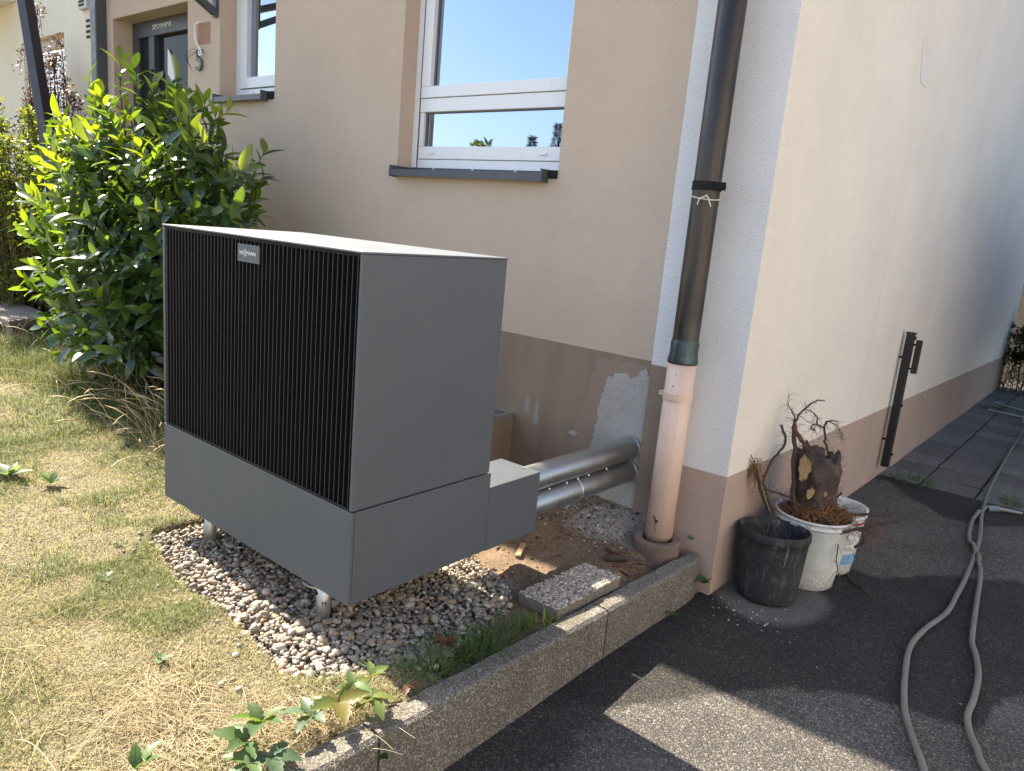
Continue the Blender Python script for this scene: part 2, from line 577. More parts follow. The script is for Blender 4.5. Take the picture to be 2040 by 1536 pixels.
xs = np.concatenate([np.arange(-14, -5, .25), np.arange(-5, -1.4, .06), np.arange(-1.4, .325, .02)])
ys = np.concatenate([np.arange(-8, -1.4, .25), np.arange(-1.4, .3, .02), np.arange(.3, 1.76, .06)])
lawn = link('lawn_ground', grid_mesh('lawn_ground', xs, ys, lawn_h, M['soil']), kind='structure')

gravel_bed = link('gravel_bed', grid_mesh('gravel_bed', np.arange(-1.145, .325, .03), np.arange(-.26, .82, .03),
                  lambda x, y: np.where(bed_in(x, y) > -.01, -.172 + (fbm(x * 8, y * 8, 9) - .5) * .02, -.26), M['gravel_soil']), kind='structure')

DIRT_IN = lambda x, y: (y > .62) | ((x > .10) & (y > .02))
bare = link('bare_earth', grid_mesh('bare_earth', np.arange(-1.3, .345, .0125), np.arange(.02, 1.70, .0125), dirt_h, M['dirt'], DIRT_IN, col=lambda x, y: np.stack([0 * x, np.clip(1.6 * np.exp(-(((x + .03) / .24) ** 2 + ((y - 1.52) / .20) ** 2)) - .35 + (fbm(x * 9, y * 9, 99) - .5) * 1.2, 0, .9), 0 * x], 1)), kind='structure')


def stain_cols(x, y):
    """red = how damp/dark, green = how dusty/pale: marks with outlines of their own on the asphalt"""
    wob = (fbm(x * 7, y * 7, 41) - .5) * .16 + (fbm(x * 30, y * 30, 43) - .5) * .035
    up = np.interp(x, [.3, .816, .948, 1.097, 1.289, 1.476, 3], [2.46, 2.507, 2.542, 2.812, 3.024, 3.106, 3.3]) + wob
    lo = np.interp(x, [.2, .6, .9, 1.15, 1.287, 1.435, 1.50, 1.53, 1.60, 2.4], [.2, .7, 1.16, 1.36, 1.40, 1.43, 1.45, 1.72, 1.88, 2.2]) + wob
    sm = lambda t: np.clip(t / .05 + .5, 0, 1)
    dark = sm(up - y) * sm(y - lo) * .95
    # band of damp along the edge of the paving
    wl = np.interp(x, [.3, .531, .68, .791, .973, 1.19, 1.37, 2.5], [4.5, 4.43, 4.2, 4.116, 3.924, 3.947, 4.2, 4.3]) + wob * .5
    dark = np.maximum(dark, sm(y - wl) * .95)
    # darker strip along the kerb foot
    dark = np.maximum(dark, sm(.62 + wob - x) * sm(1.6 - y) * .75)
    # dried ring of spilt earth round the tubs
    d = np.hypot((x - .63) / .235, (y - 1.90) / .29) + wob * .9
    ring = np.clip((1.08 - d) / .22, 0, 1)
    dark = dark * (1 - ring * .95)
    pale = ring * .45
    pale = np.maximum(pale, np.clip((fbm(x * 2.3, y * 2.3, 47) - .62) * 3, 0, 1) * .25 * (1 - dark))
    return np.stack([dark, pale, 0 * x], 1)


xs = np.concatenate([np.arange(.385, 1.9, .02), np.arange(1.9, 9.5, .2)])
ys = np.concatenate([np.arange(-9, -.4, .2), np.arange(-.4, 4.58, .02)])
asphalt = link('asphalt_drive', grid_mesh('asphalt_drive', xs, ys,
               lambda x, y: np.interp(y, [-9, .8, 1.7, 4.6, 10.8], [-.345, -.345, -.37, -.402, -.44]) + (fbm(x * 2, y * 2, 31) - .5) * .008, M['asphalt'], col=stain_cols), kind='structure')

# paved path: base sheet plus one object per slab
path = link('paved_path', grid_mesh('paved_path', np.arange(.40, 9.4, .5), np.arange(4.54, 16, .5), lambda x, y: np.interp(y, [4.6, 10.8, 20], [-.432, -.47, -.52]) + 0 * x, simple('joint_soil', (.035, .032, .028), .95, .3, 20)), kind='structure')
pv = []
for v in range(5):
    mb = MB(); s = .1695 + .001 * (v % 2)
    mb.box(-s, s, -s + .009, s - .009, -.045, 0)
    me_o = mb.build('paver', M['paver'], bevel=0)
    me = me_o.data
    bm = bmesh.new(); bm.from_mesh(me)
    bmesh.ops.bevel(bm, geom=[e for e in bm.edges if all(q.co.z > -.001 for q in e.verts)], offset=.004, segments=1, affect='EDGES')
    bm.to_mesh(me); bm.free()
    bpy.data.objects.remove(me_o)
    pv.append(me)
for r in range(18):
    for c_ in range(5):
        y = 4.74 + r * .352
        x = .352 + .352 * c_
        o = bpy.data.objects.new('paver', pv[(r * 3 + c_) % 5])
        C.objects.link(o); o.parent = path
        o.location = (x + .17, y, zA(y) + rng.normal(0, .0035))
        o.rotation_euler = (rng.normal(0, .010), rng.normal(0, .010), rng.normal(-.02, .010))

# =================================================================== KERB
kerb = tag(bpy.data.objects.new('kerb', None), 'raised concrete kerb of three stones between the garden bed and the asphalt drive', 'kerb')
C.objects.link(kerb); kerb.location = (.36, .6, -.34)


def kz(y): return -.118 - .043 * y


for (y0, y1) in ((-2.4, -1.209), (-1.201, -.209), (-.201, .846), (.854, 1.645)):
    n = 14
    prof_of = lambda z: [(.322, -.50), (.322, z - .006), (.330, z), (.388, z), (.400, z - .010), (.400, -.50)]
    vs, fs = [], []
    for i in range(n + 1):
        y = y0 + (y1 - y0) * i / n
        wv = .0018 * math.sin(y * 23) + .0012 * math.sin(y * 57)
        for (x, z) in prof_of(kz(y) + wv):
            xx = x
            if y1 > 1.6 and i >= n - 2 and x > .38: xx = x - (.012, .006, .022)[i - n + 2 if i < n else 2] * (i >= n - 1)
            vs.append((xx, y, z))
    k = 6
    for i in range(n):
        for j in range(k - 1):
            fs.append((i * k + j, i * k + j + 1, (i + 1) * k + j + 1, (i + 1) * k + j))
    fs.append(tuple(range(k))); fs.append(tuple(n * k + j for j in reversed(range(k))))
    mb = MB(); mb.add(vs, fs); mb.build('kerb_stone', M['concrete_kerb'], kerb)

# =================================================================== HOUSE
house = thing('house', 'beige rendered house with white corner, brown plinth, white windows and open dark door', 'house', (-2.6, 1.7, -.37))
YW, YP, XS = 1.70, 1.67, .43
TOP = 4.62


def holed_wall(x0, x1, z0, z1, y, holes, depth, m):
    """front faces at y plus reveals going back by depth; holes (xa,xb,za,zb[,depth])"""
    b = MB()
    X = sorted({x0, x1, *[h[0] for h in holes], *[h[1] for h in holes]})
    Z = sorted({z0, z1, *[h[2] for h in holes], *[h[3] for h in holes]})
    X = [x for x in X if x0 <= x <= x1]; Z = [z for z in Z if z0 <= z <= z1]
    for a, c in zip(X, X[1:]):
        for d, e in zip(Z, Z[1:]):
            mx, mz = (a + c) / 2, (d + e) / 2
            if any(h[0] < mx < h[1] and h[2] < mz < h[3] for h in holes): continue
            b.face([(a, y, d), (c, y, d), (c, y, e), (a, y, e)])
    for h in holes:
        dd = h[4] if len(h) > 4 else depth
        xa, xb, za, zb = h[:4]; za = max(za, z0)
        b.face([(xa, y, za), (xa, y, zb), (xa, y + dd, zb), (xa, y + dd, za)])
        b.face([(xb, y, zb), (xb, y, za), (xb, y + dd, za), (xb, y + dd, zb)])
        b.face([(xa, y, zb), (xb, y, zb), (xb, y + dd, zb), (xa, y + dd, zb)])
        if h[2] > z0: b.face([(xb, y, za), (xa, y, za), (xa, y + dd, za), (xb, y + dd, za)])
    return b


MW = (-1.83, -.655, 1.396, 2.75, .30)
SW = (-3.83, -3.115, 1.866, 2.85, .30)
DR = (-5.61, -4.30, -.6, 2.60, .30)
b = holed_wall(-5.74, .02, .606, TOP, YW, [MW, SW, DR], .3, 0)
b.build('wall', M['tan'], house, fixn=False)
b = holed_wall(-5.74, .02, -.6, .606, YW, [(DR[0], DR[1], -.7, .606, .30)], .3, 0)
b.build('plinth', M['tan_plinth'], house, fixn=False, label='brown plinth under the beige front wall, flaked in spots')
# white corner: front faces proud of the wall, cream side wall going back, pink plinth below both
def zp(y): return .183 - .0171 * (y - 1.68)


b = MB()
b.face([(0, YP, .598), (.15, YP, .598), (.15, YP, TOP), (0, YP, TOP)])
b.face([(.15, YP, .178), (XS, YP, .183), (XS, YP, TOP), (.15, YP, TOP)])
b.face([(0, YW + .02, .598), (0, YP, .598), (0, YP, TOP), (0, YW + .02, TOP)])
b.build('corner_strip', M['white_wall'], house, weld=True, fixn=False, label='white rendered strip at the front corner')
b = MB()
nS = 12
for i in range(nS):
    ya = YP + (11.2 - YP) * i / nS; yb = YP + (11.2 - YP) * (i + 1) / nS
    b.face([(XS, ya, zp(ya)), (XS, yb, zp(yb)), (XS, yb, TOP), (XS, ya, TOP)])
b.build('side_wall', M['cream_wall'], house, weld=True, fixn=False, label='cream side wall along the drive')
b = MB()
b.face([(0, YP, -.6), (.15, YP, -.6), (.15, YP, .598), (0, YP, .598)])
b.face([(0, YW + .02, -.6), (0, YP, -.6), (0, YP, .598), (0, YW + .02, .598)])
b.build('strip_plinth', M['tan_plinth'], house, weld=True, fixn=False)
b = MB()
b.face([(.15, YP, -.6), (XS, YP, -.6), (XS, YP, .183), (.15, YP, .178)])
for i in range(nS):
    ya = YP + (11.2 - YP) * i / nS; yb = YP + (11.2 - YP) * (i + 1) / nS
    b.face([(XS, ya, -.6), (XS, yb, -.6), (XS, yb, zp(yb)), (XS, ya, zp(ya))])
b.build('side_plinth', M['pink_plinth'], house, weld=True, fixn=False, label='pinkish plinth round the corner and along the side')
b = MB()
b.face([(XS, 11.2, -.6), (-5.74, 11.2, -.6), (-5.74, 11.2, TOP), (XS, 11.2, TOP)])
b.face([(-5.74, 1.74, -.6), (-5.74, 11.2, -.6), (-5.74, 11.2, TOP), (-5.74, 1.74, TOP)])
b.build('rear_wall', M['tan'], house, fixn=False)
# roof with an overhang at the front
b = MB()
zr = TOP
b.add([(-6.1, .985, zr), (.78, 1.33, zr), (.78, 11.6, zr), (-6.1, 11.6, zr), (-6.1, .985, zr + .16), (.78, 1.33, zr + .16), (.78, 11.6, zr + .16), (-6.1, 11.6, zr + .16)],
      [(0, 3, 2, 1), (4, 5, 6, 7), (0, 1, 5, 4), (1, 2, 6, 5), (2, 3, 7, 6), (3, 0, 4, 7)])
b.build('roof', M['old_stone'], house)


def rough_patch(name, poly, y, m, amp=.012, seed=0, thick=.004, parent=None, label=None, sub=10):
    """irregular plaster patch on the front wall; poly in (x,z)"""
    pts = []
    r = random.Random(seed)
    for i, p in enumerate(poly):
        q = poly[(i + 1) % len(poly)]
        ln = math.hypot(q[0] - p[0], q[1] - p[1])
        nx_, nz_ = (q[1] - p[1]) / ln, -(q[0] - p[0]) / ln
        ns_ = max(2, int(ln / .011))
        for k in range(ns_):
            t = k / ns_; w_ = r.uniform(-amp, amp) * min(1, 4 * t * (1 - t) + .15)
            pts.append((p[0] + (q[0] - p[0]) * t + nx_ * w_, p[1] + (q[1] - p[1]) * t + nz_ * w_))
    b = MB()
    cx = sum(p[0] for p in pts) / len(pts); cz = sum(p[1] for p in pts) / len(pts)
    inner = [(p[0] + (cx - p[0]) * .012, y - thick, p[1] + (cz - p[1]) * .012) for p in pts]
    outer = [(p[0], y - .0006, p[1]) for p in pts]
    n = len(pts)
    inner = [(p[0], y - thick, p[1]) for p in pts]
    from mathutils.geometry import tessellate_polygon
    tris = tessellate_polygon([[Vector((p[0], p[1], 0)) for p in pts]])
    b.add(outer + inner, [(i, (i + 1) % n, n + (i + 1) % n, n + i) for i in range(n)] + [tuple(n + i for i in t_) for t_ in tris])
    return b.build(name, m, parent, label=label, fixn=True)


M['mortar'] = plaster('grey_mortar', (.42, .41, .385), grain=90, bdist=.006, var=.10, stain=(.30, .29, .27), stain_amt=.4)
M['scraped'] = plaster('scraped_paint', (.315, .238, .188), grain=120, var=.14)
M['bare_spot'] = plaster('bare_grey_spot', (.30, .285, .27), grain=120, var=.2)
rough_patch('scraped_patch', [(-.41, .05), (-.40, .19), (-.36, .34), (-.31, .52), (-.29, .575), (-.08, .585), (-.012, .58), (-.012, .0), (-.3, -.06)], YW, M['scraped'], .012, 3, .0018, house, 'scraped paler paint round the mortar patch')
rough_patch('mortar_patch', [(-.30, -.16), (-.285, .15), (-.262, .36), (-.235, .485), (-.175, .522), (-.10, .51), (-.034, .575), (-.006, .53), (-.006, .2), (-.006, -.16)], YW - .0012, M['mortar'], .009, 5, .005, house, 'fresh grey mortar patch where the ducts enter', 9)
rough_patch('bare_spot', [(-.724, .20), (-.716, .285), (-.698, .29), (-.692, .21)], YW, M['bare_spot'], .004, 7, .0008, house)
rough_patch('bare_spot', [(-.655, .155), (-.652, .24), (-.645, .30), (-.632, .22), (-.625, .16)], YW, M['bare_spot'], .004, 8, .0008, house)
rough_patch('bare_spot', [(-.43, .165), (-.415, .182), (-.385, .184), (-.375, .17), (-.40, .155)], YW - .002, M['mortar'], .004, 9, .003, house)
# crack in the side wall and an old strip of sealing tape
b = MB()
pts = [(1.9 + 1.95 * 0, 0)]
zc = 1.05; yc = 3.62
prev = None
rr = random.Random(4)
for i in range(34):
    z = 1.75 - i * .05; y = 3.62 + rr.uniform(-.012, .012) - .004 * i * 0
    p = (y, z)
    if prev and z > zp(y) - .3:
        w = rr.uniform(.0006, .0016)
        b.face([(XS + .0012, prev[0] - w, prev[1]), (XS + .0012, prev[0] + w, prev[1]), (XS + .0012, p[0] + w, p[1]), (XS + .0012, p[0] - w, p[1])])
    prev = p
b.build('wall_crack', simple('dark_crack_line', (.30, .25, .21), .95, .3, 60), house, fixn=False)  # crack drawn as a thin darker strip just off the wall
b = MB()
b.prism([(3.50, 2.36), (3.56, 2.395), (3.74, 2.345), (3.79, 2.20), (3.74, 2.16), (3.60, 2.17)], 0, XS + .0005, XS + .003)
b.build('filler_strip', simple('smooth_filler', (.72, .67, .61), .8, .04, 8), house, bevel=.001, label='small smooth filler strip on the cream side wall')

# ---- main window
def window(name, X0, X1, Z0, Z1, rail=True, seed=0, label=None):
    yf = YW + .115
    w = MB()
    f = .045                       # outer frame
    w.box(X0, X0 + f, yf, yf + .07, Z0, Z1); w.box(X1 - f * .45, X1, yf, yf + .07, Z0, Z1)
    w.box(X0 + f, X1 - f * .45, yf, yf + .07, Z1 - f, Z1)
    w.box(X0 + f, X1 - f * .45, yf, yf + .07, Z0, Z0 + .05)
    win = w.build('window', M['pvc'], house, bevel=.003, label=label)
    return win, yf


win, yf = window('window', -1.83, -.655, 1.44, 2.75, label='large white window with a blind lower light, beside the downpipe')
b = MB(); b.box(-1.784, -1.776, yf + .004, yf + .03, 1.49, 2.70); b.build('seal', M['pvc_grey'], win)
b = MB(); b.box(-1.829, -1.788, yf - .009, yf - .001, 1.441, 2.75); b.build('shutter_rail', M['pvc'], win, bevel=.003)
b = MB(); b.box(-1.7875, -1.783, yf - .006, yf - .001, 1.445, 2.75); b.build('rail_brush', M['pvc_grey'], win)
b = MB()       # lower light frame and transom
b.box(-1.775, -.672, yf - .006, yf + .06, 1.492, 1.562)
b.box(-1.775, -.672, yf - .010, yf + .06, 1.752, 1.826)
b.box(-1.775, -1.745, yf - .006, yf + .06, 1.563, 1.751)
b.box(-.70, -.672, yf - .006, yf + .06, 1.563, 1.751)
b.build('lower_frame', M['pvc'], win, bevel=.003)
b = MB()       # opening sash above
b.box(-1.770, -.676, yf - .016, yf + .05, 1.829, 1.892)
b.box(-1.770, -1.70, yf - .016, yf + .05, 1.893, 2.70)
b.box(-.735, -.676, yf - .016, yf + .05, 1.893, 2.70)
b.box(-1.70, -.735, yf - .016, yf + .05, 2.64, 2.70)
b.build('sash', M['pvc'], win, bevel=.003)
for (a0, a1, z0, z1) in ((-1.745, -.70, 1.562, 1.752), (-1.70, -.735, 1.892, 2.64)):
    b = MB(); b.box(a0, a1, yf + .022, yf + .03, z0, z1); b.build('pane', M['glass'], win)
    b = MB()
    b.box(a0, a0 + .006, yf + .012, yf + .0215, z0, z1); b.box(a0, a1, yf + .012, yf + .0215, z1 - .006, z1)
    b.build('glazing_bead', M['pvc_grey'], win)
for x in (-1.66, -.84):
    b = MB(); b.box(x - .022, x + .022, yf - .014, yf - .0065, 1.519, 1.531); b.build('drain_cap', M['pvc'], win, bevel=.002)


def sill(x0, x1, z, parent, drop=.035):
    s_ = MB()
    prof = [(YW + .11, z + .004), (YW - .055, z - .012), (YW - .055, z - .012 - drop), (YW - .051, z - .012 - drop), (YW - .051, z - .017), (YW + .11, z - .001)]
    vs = [(x0, y, zz) for y, zz in prof] + [(x1, y, zz) for y, zz in prof]
    n = 6
    fs = [tuple(range(n)), tuple(range(2 * n - 1, n - 1, -1))] + [(i, (i + 1) % n, n + (i + 1) % n, n + i) for i in range(n)]
    s_.add(vs, fs)
    o = s_.build('sill', M['sill'], parent)
    e = MB()
    e.box(x0 - .012, x0, YW - .058, YW + .10, z - .052, z + .012)
    e.build('sill_end_cap', M['sill'], parent, bevel=.002)
    e = MB()
    e.box(x1, x1 + .010, YW - .058, YW + .10, z - .052, z + .012)
    e.build('sill_end_cap', M['sill'], parent, bevel=.002)
    e = MB(); e.box(x0 - .008, x1 + .066, YW + .102, YW + .118, z - .03, z + .0145); e.build('sill_upstand', M['sill'], parent)
    return o


sill(-1.822, -.72, 1.4265, win)
for x in (-1.63, -1.32, -1.01, -.80):
    b = MB(); b.lathe((0, 0, 0), [(.0001, .006), (.007, .004), (.009, 0)], 10)
    b.v = [(x + p[0], YW + .101 - p[2], 1.4335 + p[1]) for p in b.v]
    b.build('screw', M['galv'], win, smooth=True)
b = MB(); b.box(-.705, -.658, YW - .012, YW + .10, 1.40, 1.436); b.build('sill_gap', M['dark'], win)

# ---- small window by the door
w2 = MB(); yf = YW + .13
w2.box(-3.83, -3.765, yf, yf + .07, 1.91, 2.85); w2.box(-3.765, -3.115, yf, yf + .07, 1.91, 1.965); w2.box(-3.16, -3.115, yf, yf + .07, 1.965, 2.85); w2.box(-3.765, -3.16, yf, yf + .07, 2.80, 2.85)
win2 = w2.build('window', M['pvc'], house, bevel=.003, label='small white window between the door and the laurel')
b = MB()
b.box(-3.76, -3.67, yf - .012, yf + .05, 1.97, 2.70); b.box(-3.67, -3.165, yf - .012, yf + .05, 1.97, 2.045); b.box(-3.67, -3.165, yf - .012, yf + .05, 2.60, 2.70)
b.build('sash', M['pvc'], win2, bevel=.003)
b = MB(); b.box(-3.67, -3.165, yf + .025, yf + .033, 2.045, 2.60); b.build('pane', M['glass'], win2)
for x in (-3.60, -3.26):
    b = MB(); b.box(x - .022, x + .022, yf - .014, yf - .003, 1.925, 1.940); b.build('drain_cap', M['pvc'], win2, bevel=.002)
sill(-3.82, -3.20, 1.8955, win2)
b = MB(); b.box(-3.185, -3.118, YW - .01, YW + .10, 1.855, 1.905); b.build('sill_gap', M['dark'], win2)

# ---- entrance door
yd = YW + .16
b = MB()
b.box(-5.608, -5.50, yd, yd + .08, -.5, 2.598); b.box(-4.335, -4.302, yd - .02, yd + .08, -.5, 2.598); b.box(-5.50, -4.335, yd, yd + .08, 2.47, 2.598)
b.box(-5.30, -5.20, yd, yd + .08, -.5, 2.47)
door = b.build('door', M['door_dark'], house, bevel=.004, label='dark grey entrance door left of the small window')
b = MB(); b.box(-4.372, -4.337, yd - .012, yd + .07, -.5, 2.47); b.build('lit_jamb', M['jamb_light'], door, bevel=.002, label='right door jamb with its light put in as pale blue')
b = MB(); b.box(-5.50, -5.30, yd + .03, yd + .04, -.5, 2.47); b.box(-5.20, -4.372, yd + .045, yd + .055, -.5, 2.47); b.build('glazing', M['door_glass'], door)
b = MB(); b.box(-5.29, -5.21, yd - .012, yd, 1.9, 2.2); b.build('lock_plate', M['black'], door, bevel=.003)
b = MB(); b.prism([(-5.02, 2.36), (-4.96, 2.30), (-4.90, 2.12), (-4.92, 2.08), (-5.02, 2.16)], 1, yd + .03, yd + .044); b.build('paper_notice', M['white_print'], door, label='small white notice behind the door glass')
b = MB(); b.tube([(-5.15, yd - .05, 1.1), (-5.15, yd - .05, 1.5)], .014, 10); b.box(-5.157, -5.143, yd - .05, yd + .045, 1.15, 1.17); b.box(-5.157, -5.143, yd - .05, yd + .045, 1.43, 1.45); b.build('handle', M['galv'], door, smooth=False)


def text_mesh(s, size, extrude=0.0, mat=None, align='CENTER', sx=1.0):
    cu = bpy.data.curves.new('text', 'FONT')
    cu.body = s; cu.size = size; cu.extrude = extrude; cu.align_x = align; cu.align_y = 'CENTER'; cu.resolution_u = 3
    o = bpy.data.objects.new('text', cu); C.objects.link(o)
    dg = bpy.context.evaluated_depsgraph_get()
    me = bpy.data.meshes.new_from_object(o.evaluated_get(dg))
    bpy.data.objects.remove(o); bpy.data.curves.remove(cu)
    me.transform(Matrix.Diagonal((sx, 1, 1, 1)))
    if mat: me.materials.clear(); me.materials.append(mat)
    return me


def stand_text(me, loc):
    """turn text upright facing -Y"""
    me.transform(Matrix.Translation(loc) @ Matrix.Rotation(math.radians(90), 4, 'X'))
    return me


link('chalk_lettering', stand_text(text_mesh('20*C+M+B*18', .055, .0006, M['white_print']), (-5.06, yd - .0012, 2.535)), door)
# house number, cable and the unpainted square where a lamp hung
num = link('house_number', stand_text(text_mesh('5', .215, .010, simple('bronze_digit', (.13, .14, .125), .5, .15, 30)), (-4.10, YW - .013, 2.155)), house, label='grey green metal house number 5 beside the door')
b = MB(); b.box(-4.15, -3.965, YW - .0025, YW + .01, 2.275, 2.425); b.build('lamp_mark', simple('old_red_render', (.36, .20, .14), .9, .1, 20), house, label='reddish unpainted square where a lamp was')
b = MB(); b.tube(crom([(-4.07, YW + .01, 2.43), (-4.085, YW - .03, 2.42), (-4.125, YW - .035, 2.39), (-4.115, YW - .035, 2.31), (-4.08, YW - .04, 2.27), (-4.03, YW - .04, 2.22), (-4.02, YW - .04, 2.195), (-4.045, YW - .04, 2.19), (-4.07, YW - .035, 2.22)], 6), .0065, 8)
b.build('cable', M['pvc'], house, smooth=True, label='white cable hanging loose from the wall')
b = MB()
for k in range(3):
    a = k * 1.1
    b.tube(crom([(-4.09, YW - .02, 2.23), (-4.17 - .02 * k, YW - .04, 2.24 - .03 * k), (-4.24 + .03 * k, YW - .05, 2.19 - .03 * k), (-4.21 + .02 * k, YW - .03, 2.12 - .02 * k)], 5), .0016, 5)
b.build('loose_wires', M['black'], house)
# canopy over the door on triangular brackets
b = MB()
yo = .80
cz = 2.96
for bx in (-3.87,):
    b.obox((bx, YW - .012, 2.44), (bx, YW - .012, cz), .05, .024, (1, 0, 0))
    b.obox((bx, YW - .02, 2.47), (bx, yo, cz - .02), .05, .045, (1, 0, 0))
    b.obox((bx, YW, cz), (bx, yo - .02, cz), .05, .05, (1, 0, 0))
    b.obox((bx, YW - .45, 2.73), (bx, YW - .45, cz - .02), .03, .03, (1, 0, 0))
b.obox((-5.72, yo, cz), (-3.85, yo, cz), .05, .05, (0, 1, 0))
canopy = b.build('canopy', M['sill'], house, bevel=.003, label='dark steel bracket canopy over the door')
b = MB(); b.box(-5.70, -3.87, yo, YW - .002, cz + .027, cz + .037); b.build('canopy_panel', clear_panel(), canopy)
b = MB(); b.box(-5.865, -5.745, YW - .09, YW + .03, -.6, TOP); b.build('corner_post', M['sill'], house, bevel=.01, label='dark square rainwater pipe between the two houses')
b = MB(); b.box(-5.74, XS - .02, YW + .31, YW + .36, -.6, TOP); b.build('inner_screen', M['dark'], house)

# ---- downpipe at the corner
PX, PY = .197, 1.575
b = MB()
b.tube([(PX, PY, .66), (PX, PY, .68), (PX, PY, 1.37), (PX, PY, 4.6)], [.0555, .0555, .0555, .0555], 28)
b.lathe((PX, PY, 0), [(.0562, .655), (.064, .648), (.0655, .655), (.062, .672), (.0585, .70), (.0600, .735), (.0572, .742), (.0560, .75)], 28)
dp = b.build('downpipe', M['copper'], house, smooth=True, label='dark copper downpipe in front of the white corner strip')
b = MB(); b.lathe((PX, PY, 0), [(.056, 1.36), (.0595, 1.36), (.0595, 1.395), (.056, 1.395)], 28)
b.box(PX + .045, PX + .09, PY - .035, PY - .018, 1.362, 1.393)
b.tube([(PX + .079, PY - .044, 1.377), (PX + .079, PY - .008, 1.377)], .009, 10)
b.tube([(PX, PY + .05, 1.378), (PX, YP + .01, 1.378)], .006, 8)
b.build('pipe_clamp', M['black'], dp, label='dark clamp with a bolt round the copper pipe')
b = MB()
ring = [(PX + .058 * math.cos(t), PY + .058 * math.sin(t), 1.335 - .012 * math.cos(t + .8)) for t in np.linspace(0, 2 * math.pi, 25)]
b.tube(ring, .0026, 6)
b.tube(crom([(PX + .03, PY - .051, 1.335), (PX + .012, PY - .072, 1.325), (PX + .005, PY - .074, 1.30)], 4), .0025, 6)
b.tube(crom([(PX + .03, PY - .051, 1.335), (PX + .045, PY - .07, 1.33), (PX + .06, PY - .066, 1.295)], 4), .0025, 6)
b.lathe((PX + .03, PY - .056, 1.336), [(.0001, -.007), (.006, 0), (.0001, .007)], 8)
b.build('string', simple('pale_string', (.62, .57, .45), .9), dp, label='pale string knotted round the copper pipe')
b = MB()
b.tube([(PX, PY, -.20), (PX, PY, .653)], .0605, 28)
b.build('standpipe', M['pinkpipe'], dp, smooth=True, label='pink painted lower pipe with chipped paint')
b = MB(); b.lathe((PX, PY, 0), [(.0606, .488), (.0645, .49), (.0645, .520), (.0606, .522)], 28); b.box(PX - .085, PX - .06, PY - .012, PY + .012, .495, .513); b.build('pipe_clip', M['pinkpipe'], dp)
b = MB(); b.lathe((.212, 1.53, 0), [(.101, -.30), (.104, -.20), (.105, -.138), (.103, -.130), (.098, -.1275), (.074, -.128), (.070, -.131), (.067, -.16), (.067, -.26)], 30, wob=lambda t, h: .02 * math.sin(3 * t) + .012 * math.sin(7 * t + 1))
b.build('drain_collar', simple('brown_cement', (.17, .125, .10), .9, .3, 14, 90, .5, .003), dp, label='round cement drain collar at the foot of the pipe')

# ---- light well with a steel grating against the wall
lw = MB()
for (x0, x1, y0, y1) in ((-1.6, -.79, 1.28, 1.34), (-1.6, -1.54, 1.34, YW - .001), (-.85, -.79, 1.34, YW - .001)):
    lw.box(x0, x1, y0, y1, -.3, .165)
well = lw.build('light_well', M['tan_plinth'], house, bevel=.004, label='low cellar light well behind the heat pump')
b = MB()
b.box(-1.6, -.785, 1.275, 1.295, .166, .190); b.box(-1.6, -.785, YW - .024, YW - .004, .166, .190); b.box(-.805, -.785, 1.296, YW - .025, .166, .190); b.box(-1.6, -1.58, 1.296, YW - .025, .166, .190)
for i in range(1, 24):
    x = -1.58 + i * .0325
    b.box(x, x + .004, 1.296, YW - .025, .168, .188)
for i in range(1, 12):
    y = 1.296 + i * .032
    b.box(-1.58, -.806, y, y + .003, .172, .184)
b.build('grating', M['galv'], well)

# =================================================================== NEIGHBOUR'S HOUSE
nb = thing('house', 'pale yellow house with a closed white roller shutter, left of the dark pipe', 'house', (-9, 1.72, -.37))
NW = (-7.85, -6.75, .95, 2.60, .14)
holed_wall(-16, -5.866, -.6, 4.4, YW + .02, [NW], .14, 0).build('wall', M['pale_yellow'], nb, fixn=False)
b = MB(); b.box(-7.85, -7.80, YW + .10, YW + .15, .95, 2.60); b.box(-6.80, -6.75, YW + .10, YW + .15, .95, 2.60); b.box(-7.80, -6.80, YW + .09, YW + .15, 2.50, 2.60)
shut = b.build('roller_shutter', simple('beige_rail', (.45, .41, .37), .6), nb, label='closed white roller shutter')
M['shutter'] = simple('shutter_white', (.70, .72, .76), .45, .04, 8)
mb = MB()
prof = [(0, 0), (-.012, .004), (-.016, .022), (-.014, .040), (-.004, .048), (0, .048)]
vs = [(-.5, y, z) for y, z in prof] + [(.5, y, z) for y, z in prof]
mb.add(vs, [tuple(range(6)), tuple(range(11, 5, -1))] + [(i, (i + 1) % 6, 6 + (i + 1) % 6, 6 + i) for i in range(6)])
so = mb.build('slat', M['shutter']); sm_ = so.data; bpy.data.objects.remove(so)
for i in range(28):
    o = bpy.data.objects.new('slat', sm_); C.objects.link(o); o.parent = shut
    o.location = (-7.30, YW + .125, .96 + i * .0545)
b = MB(); b.box(-6.29, -6.11, YW - .02, YW + .03, 2.74, 2.92); v_ = b.build('vent', simple('vent_beige', (.50, .47, .42), .6), nb, label='square vent with slots high on the yellow wall')
for i in range(5):
    b = MB(); b.box(-6.275, -6.165, YW - .024, YW - .019, 2.765 + i * .03, 2.782 + i * .03); b.build('vent_slot', M['black'], v_)
for i in range(4):
    b = MB(); b.box(-6.215, -6.145, YW + .012, YW + .024, 2.635 - i * .046, 2.655 - i * .046); b.build('air_slot', M['black'], nb)
b = MB(); b.box(-13, -8.02, .95, YW + .018, 3.0, 3.2); b.build('canopy', simple('pale_canopy', (.66, .64, .60), .7, .04, 3), nb, bevel=.01, label='pale flat canopy on the yellow house')

